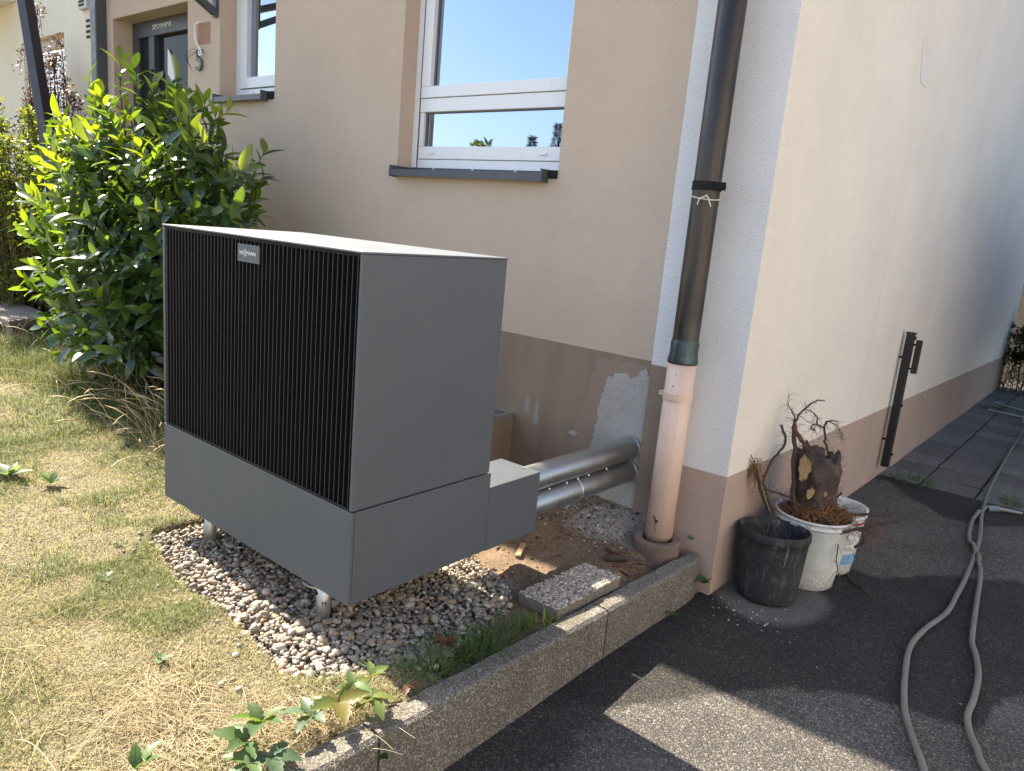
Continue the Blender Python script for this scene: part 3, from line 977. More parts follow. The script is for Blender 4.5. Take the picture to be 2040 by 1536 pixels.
# =================================================================== HEAT PUMP
hp = thing('heat_pump', 'large graphite heat pump with black vertical fins standing on short legs over the pebbles', 'heat pump', (-.572, .3, -.15))
Wd, Dp, Hl, Ht = 1.144, .60, .297, 1.046
t = .014
b = MB()      # upper cabinet: side panels and back
b.box(-t, 0, .0, Dp, Hl + .003, Ht - .007)
b.build('side_panel', M['pump'], hp, bevel=.002)
b = MB(); b.box(-Wd, -Wd + t, .0, Dp, Hl + .003, Ht - .007); b.build('side_panel', M['pump'], hp, bevel=.002)
b = MB(); b.box(-Wd + t, -t, Dp - .02, Dp - .002, Hl + .003, Ht - .008); b.build('back_panel', M['pump'], hp)
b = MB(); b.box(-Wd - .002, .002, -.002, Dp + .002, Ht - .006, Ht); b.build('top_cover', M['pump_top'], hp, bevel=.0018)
b = MB(); b.box(-Wd + t, -t, .052, .058, Hl, Ht - .010); b.build('grille_backing', M['black'], hp)
b = MB(); b.box(-Wd + t, -t, .004, .05, Ht - .016, Ht - .0065); b.build('grille_frame', M['black'], hp); b = MB(); b.box(-Wd + t, -t, .001, .05, Hl + .003, Hl + .007); b.build('grille_frame', M['fin'], hp)
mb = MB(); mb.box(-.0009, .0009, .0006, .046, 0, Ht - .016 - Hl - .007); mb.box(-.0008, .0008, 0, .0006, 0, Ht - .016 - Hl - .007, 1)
fo = mb.build('fin', [M['fin'], M['fin_edge_light']]); fme = fo.data; bpy.data.objects.remove(fo)
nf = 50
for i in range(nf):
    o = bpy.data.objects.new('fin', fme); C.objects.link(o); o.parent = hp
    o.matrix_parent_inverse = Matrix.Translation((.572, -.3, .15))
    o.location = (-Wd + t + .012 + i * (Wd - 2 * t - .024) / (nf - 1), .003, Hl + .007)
b = MB(); b.box(-.628, -.503, -.0025, .0022, .962, 1.018)
badge = b.build('badge', M['badge'], hp, bevel=.001)
# lettering: VIE, two S one above the other, MANN
def put_text(s_, x0, x1, z0, z1):
    me = text_mesh(s_, .02, 0.0002, M['white_print'], 'LEFT')
    co = np.array([v.co[:] for v in me.vertices]); lo, hi = co.min(0), co.max(0)
    me.transform(Matrix.Translation((x0, z0, 0)) @ Matrix.Diagonal(((x1 - x0) / (hi[0] - lo[0]), (z1 - z0) / (hi[1] - lo[1]), 1, 1)) @ Matrix.Translation((-lo[0], -lo[1], 0)))
    me.transform(Matrix.Translation((0, -.0030, 0)) @ Matrix.Rotation(math.radians(90), 4, 'X'))
    link('lettering', me, badge)


put_text('VIE', -.6175, -.5895, .9850, .9965)
put_text('S', -.5872, -.5768, .9915, 1.0015)
put_text('S', -.5872, -.5768, .9800, .9900)
put_text('MANN', -.5745, -.5225, .9850, .9965)
b = MB(); b.box(-Wd, 0, 0, .012, 0, Hl - .002); b.build('base_front_panel', M['pump'], hp, bevel=.0018)
b = MB(); b.box(-.012, 0, .0135, Dp + .012, 0, Hl - .002); b.build('base_side_panel', M['pump'], hp, bevel=.0018)
b = MB(); b.box(-Wd, -Wd + .012, .0135, Dp, 0, Hl - .002); b.build('base_side_panel', M['pump'], hp, bevel=.0018)
b = MB(); b.box(-Wd + .013, -.013, .014, Dp, .035, .06); b.build('base_tray', M['galv'], hp)
b = MB(); b.box(-Wd + .016, -.016, .02, Dp - .005, Hl - .03, Hl + .002); b.build('inner_deck', M['black'], hp)
b = MB(); b.box(-.20, 0, Dp + .0135, .905, -.003, .24); b.build('duct_cover', M['pump'], hp, bevel=.0022, label='low box behind the pump where the ducts leave')
for (lx, ly) in ((-.215, .075), (-.955, .085), (-.215, .52), (-.955, .52)):
    b = MB(); b.tube([(lx, ly, -.24), (lx, ly, .02)], .0235, 20)
    leg = b.build('leg', M['galv'], hp, smooth=False)
    for p in leg.data.polygons:
        if len(p.vertices) == 4: p.use_smooth = True
    b = MB(); b.lathe((lx, ly, 0), [(.0001, -.026), (.064, -.026), (.066, -.020), (.062, -.018), (.0001, -.018)], 24)
    b.v = [((x if x > lx - .05 else x) - .012, y, z) for x, y, z in b.v]
    b.build('foot_plate', M['galv'], leg)
    b = MB(); b.lathe((0, 0, 0), [(.0001, .0235), (.0075, .0232), (.0076, .020)], 14)
    a = math.radians(-92)
    b.v = [(lx - .006 + p[0], ly - p[2] - .0009, -.062 + p[1]) for p in b.v]
    b.build('leg_hole', M['black'], leg)
mk = stand_text(text_mesh('M', .022, .0003, M['dark']), (0, 0, 0))
mk.transform(Matrix.Translation((-.215 + .021, .075 - .013, -.095)) @ Matrix.Rotation(math.radians(58), 4, 'Z'))
link('stamp', mk, hp)

# two insulated ducts from the pump to the wall
dt = thing('duct_pair', 'two silver sheet metal ducts running one above the other from pump box to wall', 'duct', (-.07, 1.3, .13))
for (z, nm) in ((.190, 0), (.078, 1)):
    b = MB(); b.tube([(-.062, .88, z), (-.060, 1.72, z - .006)], .0525, 30, cap=False)
    du = b.build('duct', M['ductpipe'], dt, smooth=True)
    b = MB(); b.lathe((0, 0, 0), [(.0527, 0), (.0575, .0), (.0575, .012), (.0527, .012)], 30)
    b.v = [(-.060 + p[0], 1.676 + p[2], z - .0055 + p[1]) for p in b.v]
    b.build('end_ring', M['galv'], du)
    for yy in ((1.235,) if nm else ()):
        b = MB(); b.lathe((0, 0, 0), [(.0526, 0), (.0550, .002), (.0550, .010), (.0526, .012)], 30)
        b.v = [(-.061 + p[0], yy + p[2], z - .002 + p[1]) for p in b.v]
        b.build('joint_ring', M['galv'], du, smooth=True)
for i, yy in enumerate((1.0, 1.12, 1.20, 1.28, 1.42)):
    b = MB(); b.lathe((0, 0, 0), [(.0001, .006), (.005, .005), (.006, 0)], 10)
    b.v = [(-.018 + p[2] * .8, yy + p[0], .1445 + p[1] - p[2] * .3) for p in b.v]
    b.build('rivet', M['galv'], dt, smooth=True)

# =================================================================== SLAB, POST, TUBS
slab = thing('paving_slab', 'short exposed aggregate slab lying against the inside of the kerb', 'slab', (.237, .85, -.15))
SP = [(.138, .655), (.158, 1.045), (.318, 1.055), (.309, .66)]
b = MB(); b.prism([(x, y) for x, y in SP], 2, -.168, -.123); b.build('matrix', M['aggregate'], slab, bevel=.004)


def ico(n=1):
    bm = bmesh.new(); bmesh.ops.create_icosphere(bm, subdivisions=n, radius=1)
    V = np.array([v.co[:] for v in bm.verts]); F = np.array([[v.index for v in f.verts] for f in bm.faces]); bm.free()
    return V, F


IV1, IF1 = ico(1); IV2, IF2 = ico(2)


def rot_mats(n, tilt=.5):
    """random z rotation with a limited tilt"""
    az = rng.uniform(0, 2 * np.pi, n); tx = rng.normal(0, tilt, n); ty = rng.normal(0, tilt, n)
    ca, sa = np.cos(az), np.sin(az); z0 = np.zeros(n); o1 = np.ones(n)
    Rz = np.stack([np.stack([ca, -sa, z0], -1), np.stack([sa, ca, z0], -1), np.stack([z0, z0, o1], -1)], 1)
    c, s = np.cos(tx), np.sin(tx)
    Rx = np.stack([np.stack([o1, z0, z0], -1), np.stack([z0, c, -s], -1), np.stack([z0, s, c], -1)], 1)
    c, s = np.cos(ty), np.sin(ty)
    Ry = np.stack([np.stack([c, z0, s], -1), np.stack([z0, o1, z0], -1), np.stack([-s, z0, c], -1)], 1)
    return Rx @ Ry @ Rz


PEB = np.array([(.52, .46, .38), (.60, .53, .44), (.42, .40, .37), (.34, .34, .34), (.50, .40, .30), (.64, .60, .55), (.46, .36, .28), (.38, .36, .33), (.28, .28, .29), (.55, .43, .33), (.70, .68, .64)])


def peb_cols(n):
    c = PEB[rng.integers(0, len(PEB), n)] * rng.uniform(.46, .82, (n, 1))
    return np.clip(c * np.array([1.0, .945, .865]), 0, .8)


def blobs(P, Sx, Rm, cols, V0, F0, wob=.12):
    n = len(P); k = len(V0)
    w = 1 + rng.normal(0, wob, (n, k, 1)) * .6
    V = (V0[None] * w) * Sx[:, None, :]
    V = np.einsum('nij,nkj->nki', Rm, V) + P[:, None, :]
    F = F0[None] + (np.arange(n) * k)[:, None, None]
    return V.reshape(-1, 3), F.reshape(-1, F0.shape[1]), np.repeat(cols, k, 0)


# little stones set in the slab
n = 1500
u = rng.uniform(0, 1, (n, 2))
q = np.array(SP)
P2 = (q[0] * (1 - u[:, :1]) + q[3] * u[:, :1]) * (1 - u[:, 1:]) + (q[1] * (1 - u[:, :1]) + q[2] * u[:, :1]) * u[:, 1:]
s = rng.uniform(.0035, .0075, n)
V, F, cc = blobs(np.column_stack([P2, np.full(n, -.1235)]), np.column_stack([s * 1.2, s, s * .55]), rot_mats(n, .2), peb_cols(n) * 1.25, IV1, IF1, .15)
link('aggregate_stones', np_mesh('aggregate_stones', V, F, cc, M['pebble'], True), slab, kind='stuff')

# dark gate post on the side wall
gp = thing('gate_post', 'slim black metal post with a short side bar, fixed to the cream side wall', 'gate post', (.50, 4.55, -.3))
b = MB(); b.box(.455, .508, 4.43, 4.475, -.30, .668); b.build('pole', simple('black_brown_metal', (.014, .012, .014), .42, .2, 12, spec=.5), gp, bevel=.005)
b = MB(); b.box(.452, .511, 4.427, 4.478, .668, .682); b.build('cap', simple('mossy_cap', (.03, .04, .03), .7, .3, 30), gp, bevel=.003)
b = MB(); b.box(.524, .562, 4.435, 4.465, .40, .635); b.build('strike_bar', simple('brown_metal_bar', (.028, .020, .019), .5, .2, 12), gp, bevel=.002)
for z in (.60, .43):
    b = MB(); b.tube([(.506, 4.45, z), (.526, 4.45, z)], .007, 8); b.build('pin', M['black'], gp)
for z in (.645, .16, -.20):
    b = MB(); b.tube([(.506, 4.45, z), (.519, 4.45, z)], .010, 8); b.build('stop', M['black'], gp)
for z in (.5, -.1):
    b = MB(); b.tube([(XS - .01, 4.45, z), (.457, 4.45, z)], .008, 8); b.build('wall_pin', M['black'], gp)


def bucket(name, label, c, r0, r1, h, mat, rim, group=None, lean=(0, 0), inner=None, wall=.004, wob=0.0):
    t_ = thing(name, label, 'bucket', c, group)
    b = MB()
    f = (lambda t, hh: wob * math.sin(2 * t + .6) * (hh / h)) if wob else None
    pr = [(.0001, 0.0), (r0 - .01, 0.0), (r0, .010)]
    for k in range(1, 9): pr.append((r0 + (r1 - r0) * k / 8, .010 + (h - .012) * k / 8 * .88))
    if rim == 'band': pr += [(r1 + .004, h * .885), (r1 + .006, h * .90), (r1 + .005, h * .97), (r1 + .003, h), (r1 - .004, h)]
    else: pr += [(r1 + .001, h * .90), (r1 + .007, h * .905), (r1 + .007, h * .915), (r1 + .001, h * .92), (r1 + .002, h * .97), (r1 + .008, h * .975), (r1 + .008, h), (r1 + .002, h + .002), (r1 - .004, h - .003)]
    pr += [(r1 - wall - .002, h * .9), (r0 - wall, .016), (.0001, .016)]
    b.lathe((0, 0, 0), pr, 48, wob=f)
    b.v = [(c[0] + x + lean[0] * z, c[1] + y + lean[1] * z, c[2] + z - lean[0] * x * 1.0 - lean[1] * y * 1.0) for x, y, z in b.v]
    b.build('shell', mat, t_, smooth=True)
    return t_


def scuffed(name, col, scuff, rough, amt, low=None):
    m, nt, bs, tc = pmat(name)
    base = ramp(nt, noise(nt, tc, 5, 5, .65), [(.3, tuple(c * .75 for c in col)), (.7, tuple(min(1, c * 1.2) for c in col))])
    s1 = ramp(nt, noise(nt, tc, 9, 6, .75, (2, 2, .8)), [(.52, 0), (.72, amt)])
    base = mixc(nt, s1, base, scuff)
    s2 = ramp(nt, noise(nt, tc, 28, 5, .8, (2.2, 2.2, .35), 1.0), [(.60, 0), (.63, min(1, amt * 1.6))])
    base = mixc(nt, s2, base, scuff)
    if low:
        sp = N(nt, 'ShaderNodeSeparateXYZ'); nt.links.new(tc.outputs['Object'], sp.inputs[0])
        mr = N(nt, 'ShaderNodeMapRange'); mr.inputs['From Min'].default_value = -.15; mr.inputs['From Max'].default_value = -.37
        nt.links.new(sp.outputs['Z'], mr.inputs['Value'])
        g = ramp(nt, noise(nt, tc, 110, 4, .8), [(.42, 0), (.62, 1)])
        mu = N(nt, 'ShaderNodeMath', operation='MULTIPLY'); nt.links.new(g, mu.inputs[0]); nt.links.new(mr.outputs[0], mu.inputs[1])
        base = mixc(nt, mu.outputs[0], base, low)
    nt.links.new(base, bs.inputs['Base Color'])
    r = ramp(nt, noise(nt, tc, 14, 5, .7), [(.3, rough - .12), (.7, rough + .15)])
    nt.links.new(r, bs.inputs['Roughness'])
    bump(nt, bs, noise(nt, tc, 40, 4, .7), .12, .002)
    return m


M['bucket_black'] = scuffed('scuffed_black_plastic', (.022, .022, .023), (.20, .195, .19), .75, .45)
M['bucket_white'] = scuffed('dirty_white_plastic', (.66, .66, .63), (.52, .50, .45), .45, .3, (.30, .28, .20))
bucket('bucket', 'empty black scuffed tub standing closest to the house corner', (.605, 1.885, zA(1.885) + .001), .128, .146, .318, M['bucket_black'], 'band', 'tubs by the side wall', lean=(-.03, .03), wob=.03)
wb = bucket('bucket', 'round white tub holding the uprooted stump behind the black one', (.665, 2.20, zA(2.2) + .001), .132, .168, .345, M['bucket_white'], 'lip', 'tubs by the side wall')
wb2 = bucket('bucket', 'white pail with printed blue and red label behind the stump tub', (.700, 2.46, zA(2.46) + .001), .105, .130, .335, M['bucket_white'], 'lip', 'tubs by the side wall')
# wrap-around printed label with bands of print
def band(parent, nm, c, r0, r1, h, z0, z1, a0, a1, mat, off):
    b = MB(); n = 14; vs = []; fs = []
    for i in range(n + 1):
        a = a0 + (a1 - a0) * i / n
        for z in (z0, z1):
            r = r0 + (r1 - r0) * z / (h * .9) + off
            vs.append((c[0] + r * math.cos(a), c[1] + r * math.sin(a), c[2] + z))
    for i in range(n): fs.append((2 * i, 2 * i + 2, 2 * i + 3, 2 * i + 1))
    b.add(vs, fs)
    return b.build(nm, mat, parent, smooth=True, fixn=False)


cB = (.700, 2.46, zA(2.46) + .001)
lab = band(wb2, 'label', cB, .105, .130, .335, .06, .285, -1.9, .9, simple('paper_label', (.70, .68, .66), .5, .05), .0012)
band(wb2, 'red_band', cB, .105, .130, .335, .272, .285, -1.9, .9, simple('red_print', (.50, .04, .04), .5), .0020)
band(wb2, 'red_mark', cB, .105, .130, .335, .205, .212, -.95, -.72, simple('red_print_mark', (.50, .04, .04), .5), .0020)
band(wb2, 'blue_band', cB, .105, .130, .335, .062, .120, -1.9, .9, simple('blue_print', (.20, .38, .58), .5, .2, 30), .0020)
gm = simple('grey_print', (.36, .36, .37), .6, .2, 200)
for i, z in enumerate((.255, .245, .235, .225, .195, .185, .175, .150, .142)):
    band(wb2, 'small_print', cB, .105, .130, .335, z, z + .0055, -.80 - .02 * (i % 3), -.38 - .05 * (i % 2), gm, .0020)

# =================================================================== HOSE, RODS, STUMP
hA = [(.929, 8.753), (.984, 8.226), (1.035, 7.825), (1.055, 6.418), (1.081, 5.416), (1.103, 4.797), (1.148, 4.16), (1.21, 3.608), (1.244, 2.95), (1.25, 2.629), (1.25, 2.376), (1.211, 2.104), (1.201, 1.889), (1.235, 1.643), (1.28, 1.419), (1.317, 1.30), (1.368, 1.174), (1.402, 1.092)]
hB = [(1.151, 4.353), (1.121, 4.054), (1.145, 3.70), (1.178, 3.51), (1.237, 3.319), (1.295, 3.013), (1.33, 2.65), (1.36, 2.34), (1.381, 2.152), (1.409, 2.045), (1.442, 1.878), (1.456, 1.664), (1.456, 1.535), (1.478, 1.422), (1.512, 1.332), (1.547, 1.237)]
HR = .0112
loop = [(1.46, .9), (1.53, .55), (1.75, .4), (1.85, .7), (1.70, 1.0)]
pts = hA + loop + list(reversed(hB))
P3 = []
for k, (x, y) in enumerate(pts):
    z = zA(y) + HR + .001
    P3.append(Vector((x, y, z)))
# the branch with the connector lies over the other one where they cross
path3 = crom(P3, 8)
for p in path3:
    pass
nA = len(hA) * 8
for i, p in enumerate(path3):
    if i > nA + 20:
        for q in path3[:nA:2]:
            d = (q.xy - p.xy).length
            if d < .06: p.z = max(p.z, q.z + 2 * HR * max(0, 1 - (d / .06) ** 2))


def mk_hose():
    m, nt, bs, tc = pmat('faded_hose')
    base = ramp(nt, noise(nt, tc, 2.5, 4, .6), [(.3, (.115, .105, .08)), (.5, (.165, .160, .135)), (.60, (.14, .145, .11)), (.72, (.085, .16, .10))])
    s1 = ramp(nt, noise(nt, tc, 60, 4, .7), [(.5, 0), (.75, .5)])
    base = mixc(nt, s1, base, (.13, .105, .08))
    nt.links.new(base, bs.inputs['Base Color'])
    bs.inputs['Roughness'].default_value = .55
    return m


hose = thing('garden_hose', 'faded grey green garden hose lying in two strands over the drive', 'hose', (1.3, 2.5, -.37))
b = MB(); b.tube(path3, HR, 12); b.build('tube', mk_hose(), hose, smooth=True)
e0 = Vector((1.151, 4.353, zA(4.35) + HR + .001))
b = MB()
pe = [e0 + Vector((.004, .004, 0)), Vector((1.185, 4.385, zA(4.38) + .018)), Vector((1.215, 4.398, zA(4.4) + .020))]
b.tube(pe, [.019, .021, .0195], 14)
b.build('connector', simple('grey_connector', (.16, .19, .22), .45), hose, smooth=False)
b = MB(); b.tube([(1.216, 4.399, zA(4.4) + .020), (1.262, 4.42, zA(4.4) + .018), (1.336, 4.472, zA(4.5) + .012)], [.015, .014, .010], 12); b.build('nozzle', simple('dull_brass_grey', (.25, .25, .24), .4, .1, 30, metal=.6), hose)
for k, (p, q) in enumerate((((.585, 9.39), (1.20, 8.83)), ((.60, 8.72), (1.30, 8.48)))):
    b = MB(); b.tube([(p[0], p[1], zA(p[1]) + .014), (q[0], q[1], zA(q[1]) + .014)], .012, 10)
    tag(b.build('rod', simple('pale_grey_rod', (.34, .35, .36), .5)), ('pale grey rod lying across the far pavers, the farther one', 'pale grey rod lying across the far pavers, the nearer one')[k], 'rod', 'rods on the far pavers')

# ---- root stump in the white tub
SX, SY, SZ = .665, 2.20, -.03          # rim centre
st = thing('tree_stump', 'uprooted root stump standing in the white tub, roots sticking up', 'stump', (SX, SY, SZ))


def mk_stump():
    m, nt, bs, tc = pmat('stump_wood')
    base = ramp(nt, noise(nt, tc, 16, 6, .7, (1, 1, .6)), [(.3, (.035, .024, .018)), (.5, (.085, .055, .045)), (.62, (.12, .085, .075)), (.75, (.17, .11, .06))])
    cut = ramp(nt, noise(nt, tc, 14, 6, .8, (1.6, 1.6, .6)), [(.645, 0), (.67, .8)])
    base = mixc(nt, cut, base, (.40, .27, .12))
    nt.links.new(base, bs.inputs['Base Color']); bs.inputs['Roughness'].default_value = .9
    p = bump(nt, bs, noise(nt, tc, 70, 5, .7), .7, .004)
    bump(nt, bs, noise(nt, tc, 12, 4, .6), .8, .02, p)
    return m


b = MB()
prof = [(.0001, -.10), (.05, -.10), (.072, -.04), (.068, .02), (.070, .07), (.078, .12), (.082, .17), (.080, .215), (.070, .25), (.050, .285), (.026, .305), (.0001, .30)]
nt_, vs, fs = 44, [], []
zs_ = list(np.linspace(-.10, .285, 30))
def srad(t, z):
    base = np.interp(z, [-.10, -.03, .03, .10, .17, .23, .285], [.100, .104, .092, .088, .098, .106, .094])
    k = .10 * math.sin(2 * t + 1.1 + z * 7) + .08 * math.sin(3 * t - z * 13) + .05 * math.sin(6 * t + 21 * z + .5) + .035 * math.sin(11 * t - 37 * z) + .025 * math.sin(19 * t + 55 * z) + .02 * math.sin(31 * t - 90 * z)
    if z > .2: k -= .25 * max(0, math.sin(t * 1.0 + .6)) * (z - .2) / .085
    return base * (1 + k)
for z in zs_:
    for j in range(nt_):
        t = 2 * math.pi * j / nt_
        rag = (.020 * math.sin(3 * t + 1) + .016 * math.sin(7 * t + 2) + .010 * math.sin(13 * t)) * max(0, (z - .2) / .085)
        r_ = srad(t, z); vs.append((r_ * math.cos(t), r_ * math.sin(t), z + rag))
for q_ in (.7, .35, .08):
    for j in range(nt_):
        t = 2 * math.pi * j / nt_
        r_ = srad(t, .285) * q_
        vs.append((r_ * math.cos(t), r_ * math.sin(t), .275 + .012 * math.sin(4 * t + q_ * 9) - .02 * (1 - q_)))
rows = len(vs) // nt_
for i in range(rows - 1):
    for j in range(nt_): fs.append((i * nt_ + j, i * nt_ + (j + 1) % nt_, (i + 1) * nt_ + (j + 1) % nt_, (i + 1) * nt_ + j))
b.add(vs, fs)
b.v = [(SX - .005 + x - .07 * z, SY + y * .9, SZ + z) for x, y, z in b.v]
b.build('stump_body', mk_stump(), st, smooth=True)
b = MB()   # pale sawn face on the upper left and knots
rr = random.Random(12)


def disc_patch(c, nrm, rx, rz, rot, seed):
    r = random.Random(seed); nrm = Vector(nrm).normalized(); a = nrm.cross(Vector((0, 0, 1))).normalized(); u = a.cross(nrm)
    pts = []
    for i in range(22):
        t = 2 * math.pi * i / 22
        k = 1 + r.uniform(-.16, .16)
        x, y = rx * k * math.cos(t), rz * k * math.sin(t)
        x, y = x * math.cos(rot) - y * math.sin(rot), x * math.sin(rot) + y * math.cos(rot)
        pts.append(Vector(c) + a * x + u * y)
    n = len(pts)
    bb = MB(); vs = [tuple(p) for p in pts] + [tuple(p - nrm * .02) for p in pts]
    bb.add(vs, [tuple(range(n))] + [(i, i + n, (i + 1) % n + n, (i + 1) % n) for i in range(n)])
    return bb


sawn = simple('sawn_wood', (.36, .24, .11), .85, .3, 14, 150, .6, .002, sx=(3, 3, .5))
vdir = (Vector(CAM) - Vector((SX, SY, SZ + .15))).normalized()
side = Vector((-vdir.y, vdir.x, 0)).normalized()     # picture right is -side
core = Vector((SX - .02, SY, SZ))
disc_patch(core + Vector((0, 0, .205)) + vdir * .088 + side * -.058, vdir + side * -.45 + Vector((0, 0, .15)), .026, .060, -.15, 1).build('sawn_face', sawn, st)
disc_patch(core + Vector((0, 0, .085)) + vdir * .091 + side * -.012, vdir, .016, .026, .3, 2).build('sawn_spot', sawn, st)
disc_patch(core + Vector((0, 0, .095)) + vdir * .084 + side * .050, vdir, .007, .012, .1, 3).build('sawn_spot', sawn, st)
disc_patch(core + Vector((0, 0, .040)) + vdir * .096 + side * .020, vdir, .015, .016, .1, 4).build('cut_root_end', simple('dark_cut_end', (.05, .045, .045), .9, .3, 60), st)


def img2(x, y, depth=0.0):
    """offset on the plane through the stump facing the camera: x right, y up, depth toward the camera"""
    return core + side * x + Vector((0, 0, y)) + vdir * depth


def wander(p0, d, L, n, jit, r, droop=0.0):
    p = Vector(p0); d = Vector(d).normalized(); out = [p.copy()]
    for i in range(n):
        d = (d + Vector((r.gauss(0, jit), r.gauss(0, jit), r.gauss(0, jit) - droop))).normalized()
        p = p + d * (L / n); out.append(p.copy())
    return out


root_m = simple('root_bark', (.075, .055, .045), .9, .3, 40, 160, .6, .0015, spec=.15)
red_m = simple('red_root', (.13, .06, .045), .9, .3, 40, spec=.15)
fib_m = attr_mat('root_fibre', .85, .15)
R_ = random.Random(77)
# main roots drawn from their run in the photograph: (x right, y up, depth) and radii
mains = [
    ([(-.03, .24, .02), (-.08, .31, .03), (-.125, .365, .02), (-.135, .395, .01)], [.013, .011, .010, .009], red_m),
    ([(-.135, .39, .01), (-.12, .44, .0), (-.085, .50, .0), (-.045, .53, -.01), (-.02, .53, -.02)], [.006, .0045, .0035, .0025, .0015], root_m),
    ([(-.135, .40, .01), (-.15, .45, .0), (-.175, .48, .0), (-.18, .53, .0)], [.004, .003, .002, .001], root_m),
    ([(.035, .27, .0), (.015, .34, .0), (-.005, .41, .0), (.01, .44, .0), (.05, .445, .0)], [.006, .0055, .005, .004, .002], root_m),
    ([(-.003, .405, .0), (-.03, .41, .0), (-.045, .45, .0), (-.075, .475, .0), (-.105, .47, .0)], [.004, .004, .003, .0025, .0015], root_m),
    ([(-.02, .41, .0), (-.055, .41, .01), (-.06, .39, .01), (-.04, .385, .01)], [.003, .003, .0025, .002], root_m),
    ([(.01, .44, .0), (.05, .42, .0), (.07, .39, .0), (.085, .36, .0)], [.0025, .002, .0015, .001], root_m),
    ([(-.135, .385, .01), (-.115, .28, .04), (-.10, .17, .06), (-.085, .06, .07), (-.06, .0, .09), (-.045, -.05, .13)], [.009, .011, .011, .012, .012, .009], root_m),
    ([(-.185, .375, .10), (-.16, .32, .12), (-.155, .28, .12), (-.185, .22, .16), (-.215, .12, .19), (-.20, .05, .20), (-.15, -.03, .16)], [.006, .006, .006, .006, .006, .006, .005], root_m),
    ([(-.262, .16, .24), (-.24, .11, .23), (-.215, .04, .20), (-.165, -.05, .14)], [.005, .007, .008, .006], root_m),
    ([(-.250, .19, .25), (-.225, .09, .23), (-.16, -.06, .15)], [.003, .003, .003], simple('pale_split_root', (.33, .22, .11), .8, .2, 30)),
    ([(.06, .06, .02), (.10, .085, .0), (.115, .12, .0)], [.007, .005, .0035], root_m),
    ([(-.07, .04, .07), (-.13, .05, .10), (-.18, .055, .13), (-.205, .06, .16)], [.006, .005, .004, .003], root_m),
    ([(.10, -.09, .12), (.20, -.035, .12), (.30, .015, .10), (.42, .065, .06)], [.008, .007, .005, .002], root_m),
    ([(.21, -.03, .12), (.235, -.05, .13), (.235, -.09, .13), (.205, -.12, .13)], [.007, .008, .008, .006], root_m),
    ([(.08, .0, .0), (.16, .02, -.05), (.24, .04, -.08), (.34, .055, -.08)], [.008, .008, .006, .003], root_m),
    ([(.14, -.12, .14), (.145, -.20, .15), (.175, -.29, .15), (.185, -.38, .15)], [.003, .0025, .002, .001], root_m),
]
for pl, rad, mm in mains:
    P = [img2(*p) for p in pl]
    k = 4
    c = crom(P, k)
    c = [p + Vector((R_.gauss(0, .0022), R_.gauss(0, .0022), R_.gauss(0, .0022))) for p in c]
    rr_ = list(np.interp(np.linspace(0, 1, len(c)), np.linspace(0, 1, len(rad)), rad))
    b = MB(); b.tube(c, rr_, 7); b.build('root', mm, st, smooth=True)


def tubes_np(paths, rads, cols, n=4):
    Vs, Fs, Cs = [], [], []; off = 0
    for P, r, c in zip(paths, rads, cols):
        b = MB(); b.tube(P, r, n, cap=False)
        Vs.append(np.array(b.v)); Fs.append(np.array(b.f) + off); Cs.append(np.tile(c, (len(b.v), 1))); off += len(b.v)
    return np.concatenate(Vs), np.concatenate(Fs), np.concatenate(Cs)


paths, rads, cols = [], [], []
for i in range(1100):          # orange fibre mat round the foot
    a = R_.uniform(0, 2 * math.pi); q = math.sqrt(R_.random())
    x, y = q * .155 * math.cos(a) , q * .15 * math.sin(a)
    p0 = Vector((SX + x + .01, SY + y, SZ - .012 + .055 * (1 - q) * (1.2 + math.cos(a + .9)) + R_.uniform(-.02, .018)))
    d = Vector((R_.gauss(0, 1), R_.gauss(0, 1), R_.gauss(.12, .55)))
    paths.append(wander(p0, d, R_.uniform(.03, .10), 6, .45, R_, .06)); rads.append(list(np.linspace(R_.uniform(.0009, .0026), .0006, 7)))
    t = R_.random(); cols.append(np.array([.27, .135, .05]) * (.5 + t) if R_.random() < .7 else np.array([.12, .075, .05]) * (.6 + t))
for i in range(330):          # hair roots on the big roots and the stump
    src = R_.choice(mains)
    pl = src[0]; j = R_.randrange(len(pl) - 1); tt = R_.random()
    p0 = img2(*[pl[j][m_] * (1 - tt) + pl[j + 1][m_] * tt for m_ in range(3)])
    d = Vector((R_.gauss(0, 1), R_.gauss(0, 1), R_.gauss(-.1, .8)))
    paths.append(wander(p0, d, R_.uniform(.02, .09), 6, .5, R_, .1)); rads.append(list(np.linspace(R_.uniform(.0006, .0014), .0004, 7)))
    cols.append(np.array([.085, .06, .05]) * R_.uniform(.6, 1.5))
for i in range(420):
    a = R_.uniform(0, 2 * math.pi); z = R_.uniform(.05, .30)
    p0 = Vector((SX - .01 + .09 * math.cos(a) - .07 * z, SY + .08 * math.sin(a), SZ + z))
    d = Vector((math.cos(a), math.sin(a), R_.gauss(.2, .6)))
    paths.append(wander(p0, d, R_.uniform(.015, .06), 5, .5, R_, .05)); rads.append(list(np.linspace(R_.uniform(.0006, .0015), .0004, 6)))
    cols.append(np.array([.10, .07, .055]) * R_.uniform(.5, 1.6))
for i in range(90):           # splintered tuft at the left
    p0 = img2(-.252 + R_.gauss(0, .012), .15 + R_.gauss(0, .03), .24)
    d = Vector(side) * R_.gauss(-.3, .5) + Vector((0, 0, R_.gauss(-.5, .7)))
    paths.append(wander(p0, d, R_.uniform(.03, .09), 4, .25, R_, .05)); rads.append(list(np.linspace(R_.uniform(.0008, .002), .0005, 5)))
    cols.append(np.array([.22, .13, .065]) * R_.uniform(.5, 1.4))
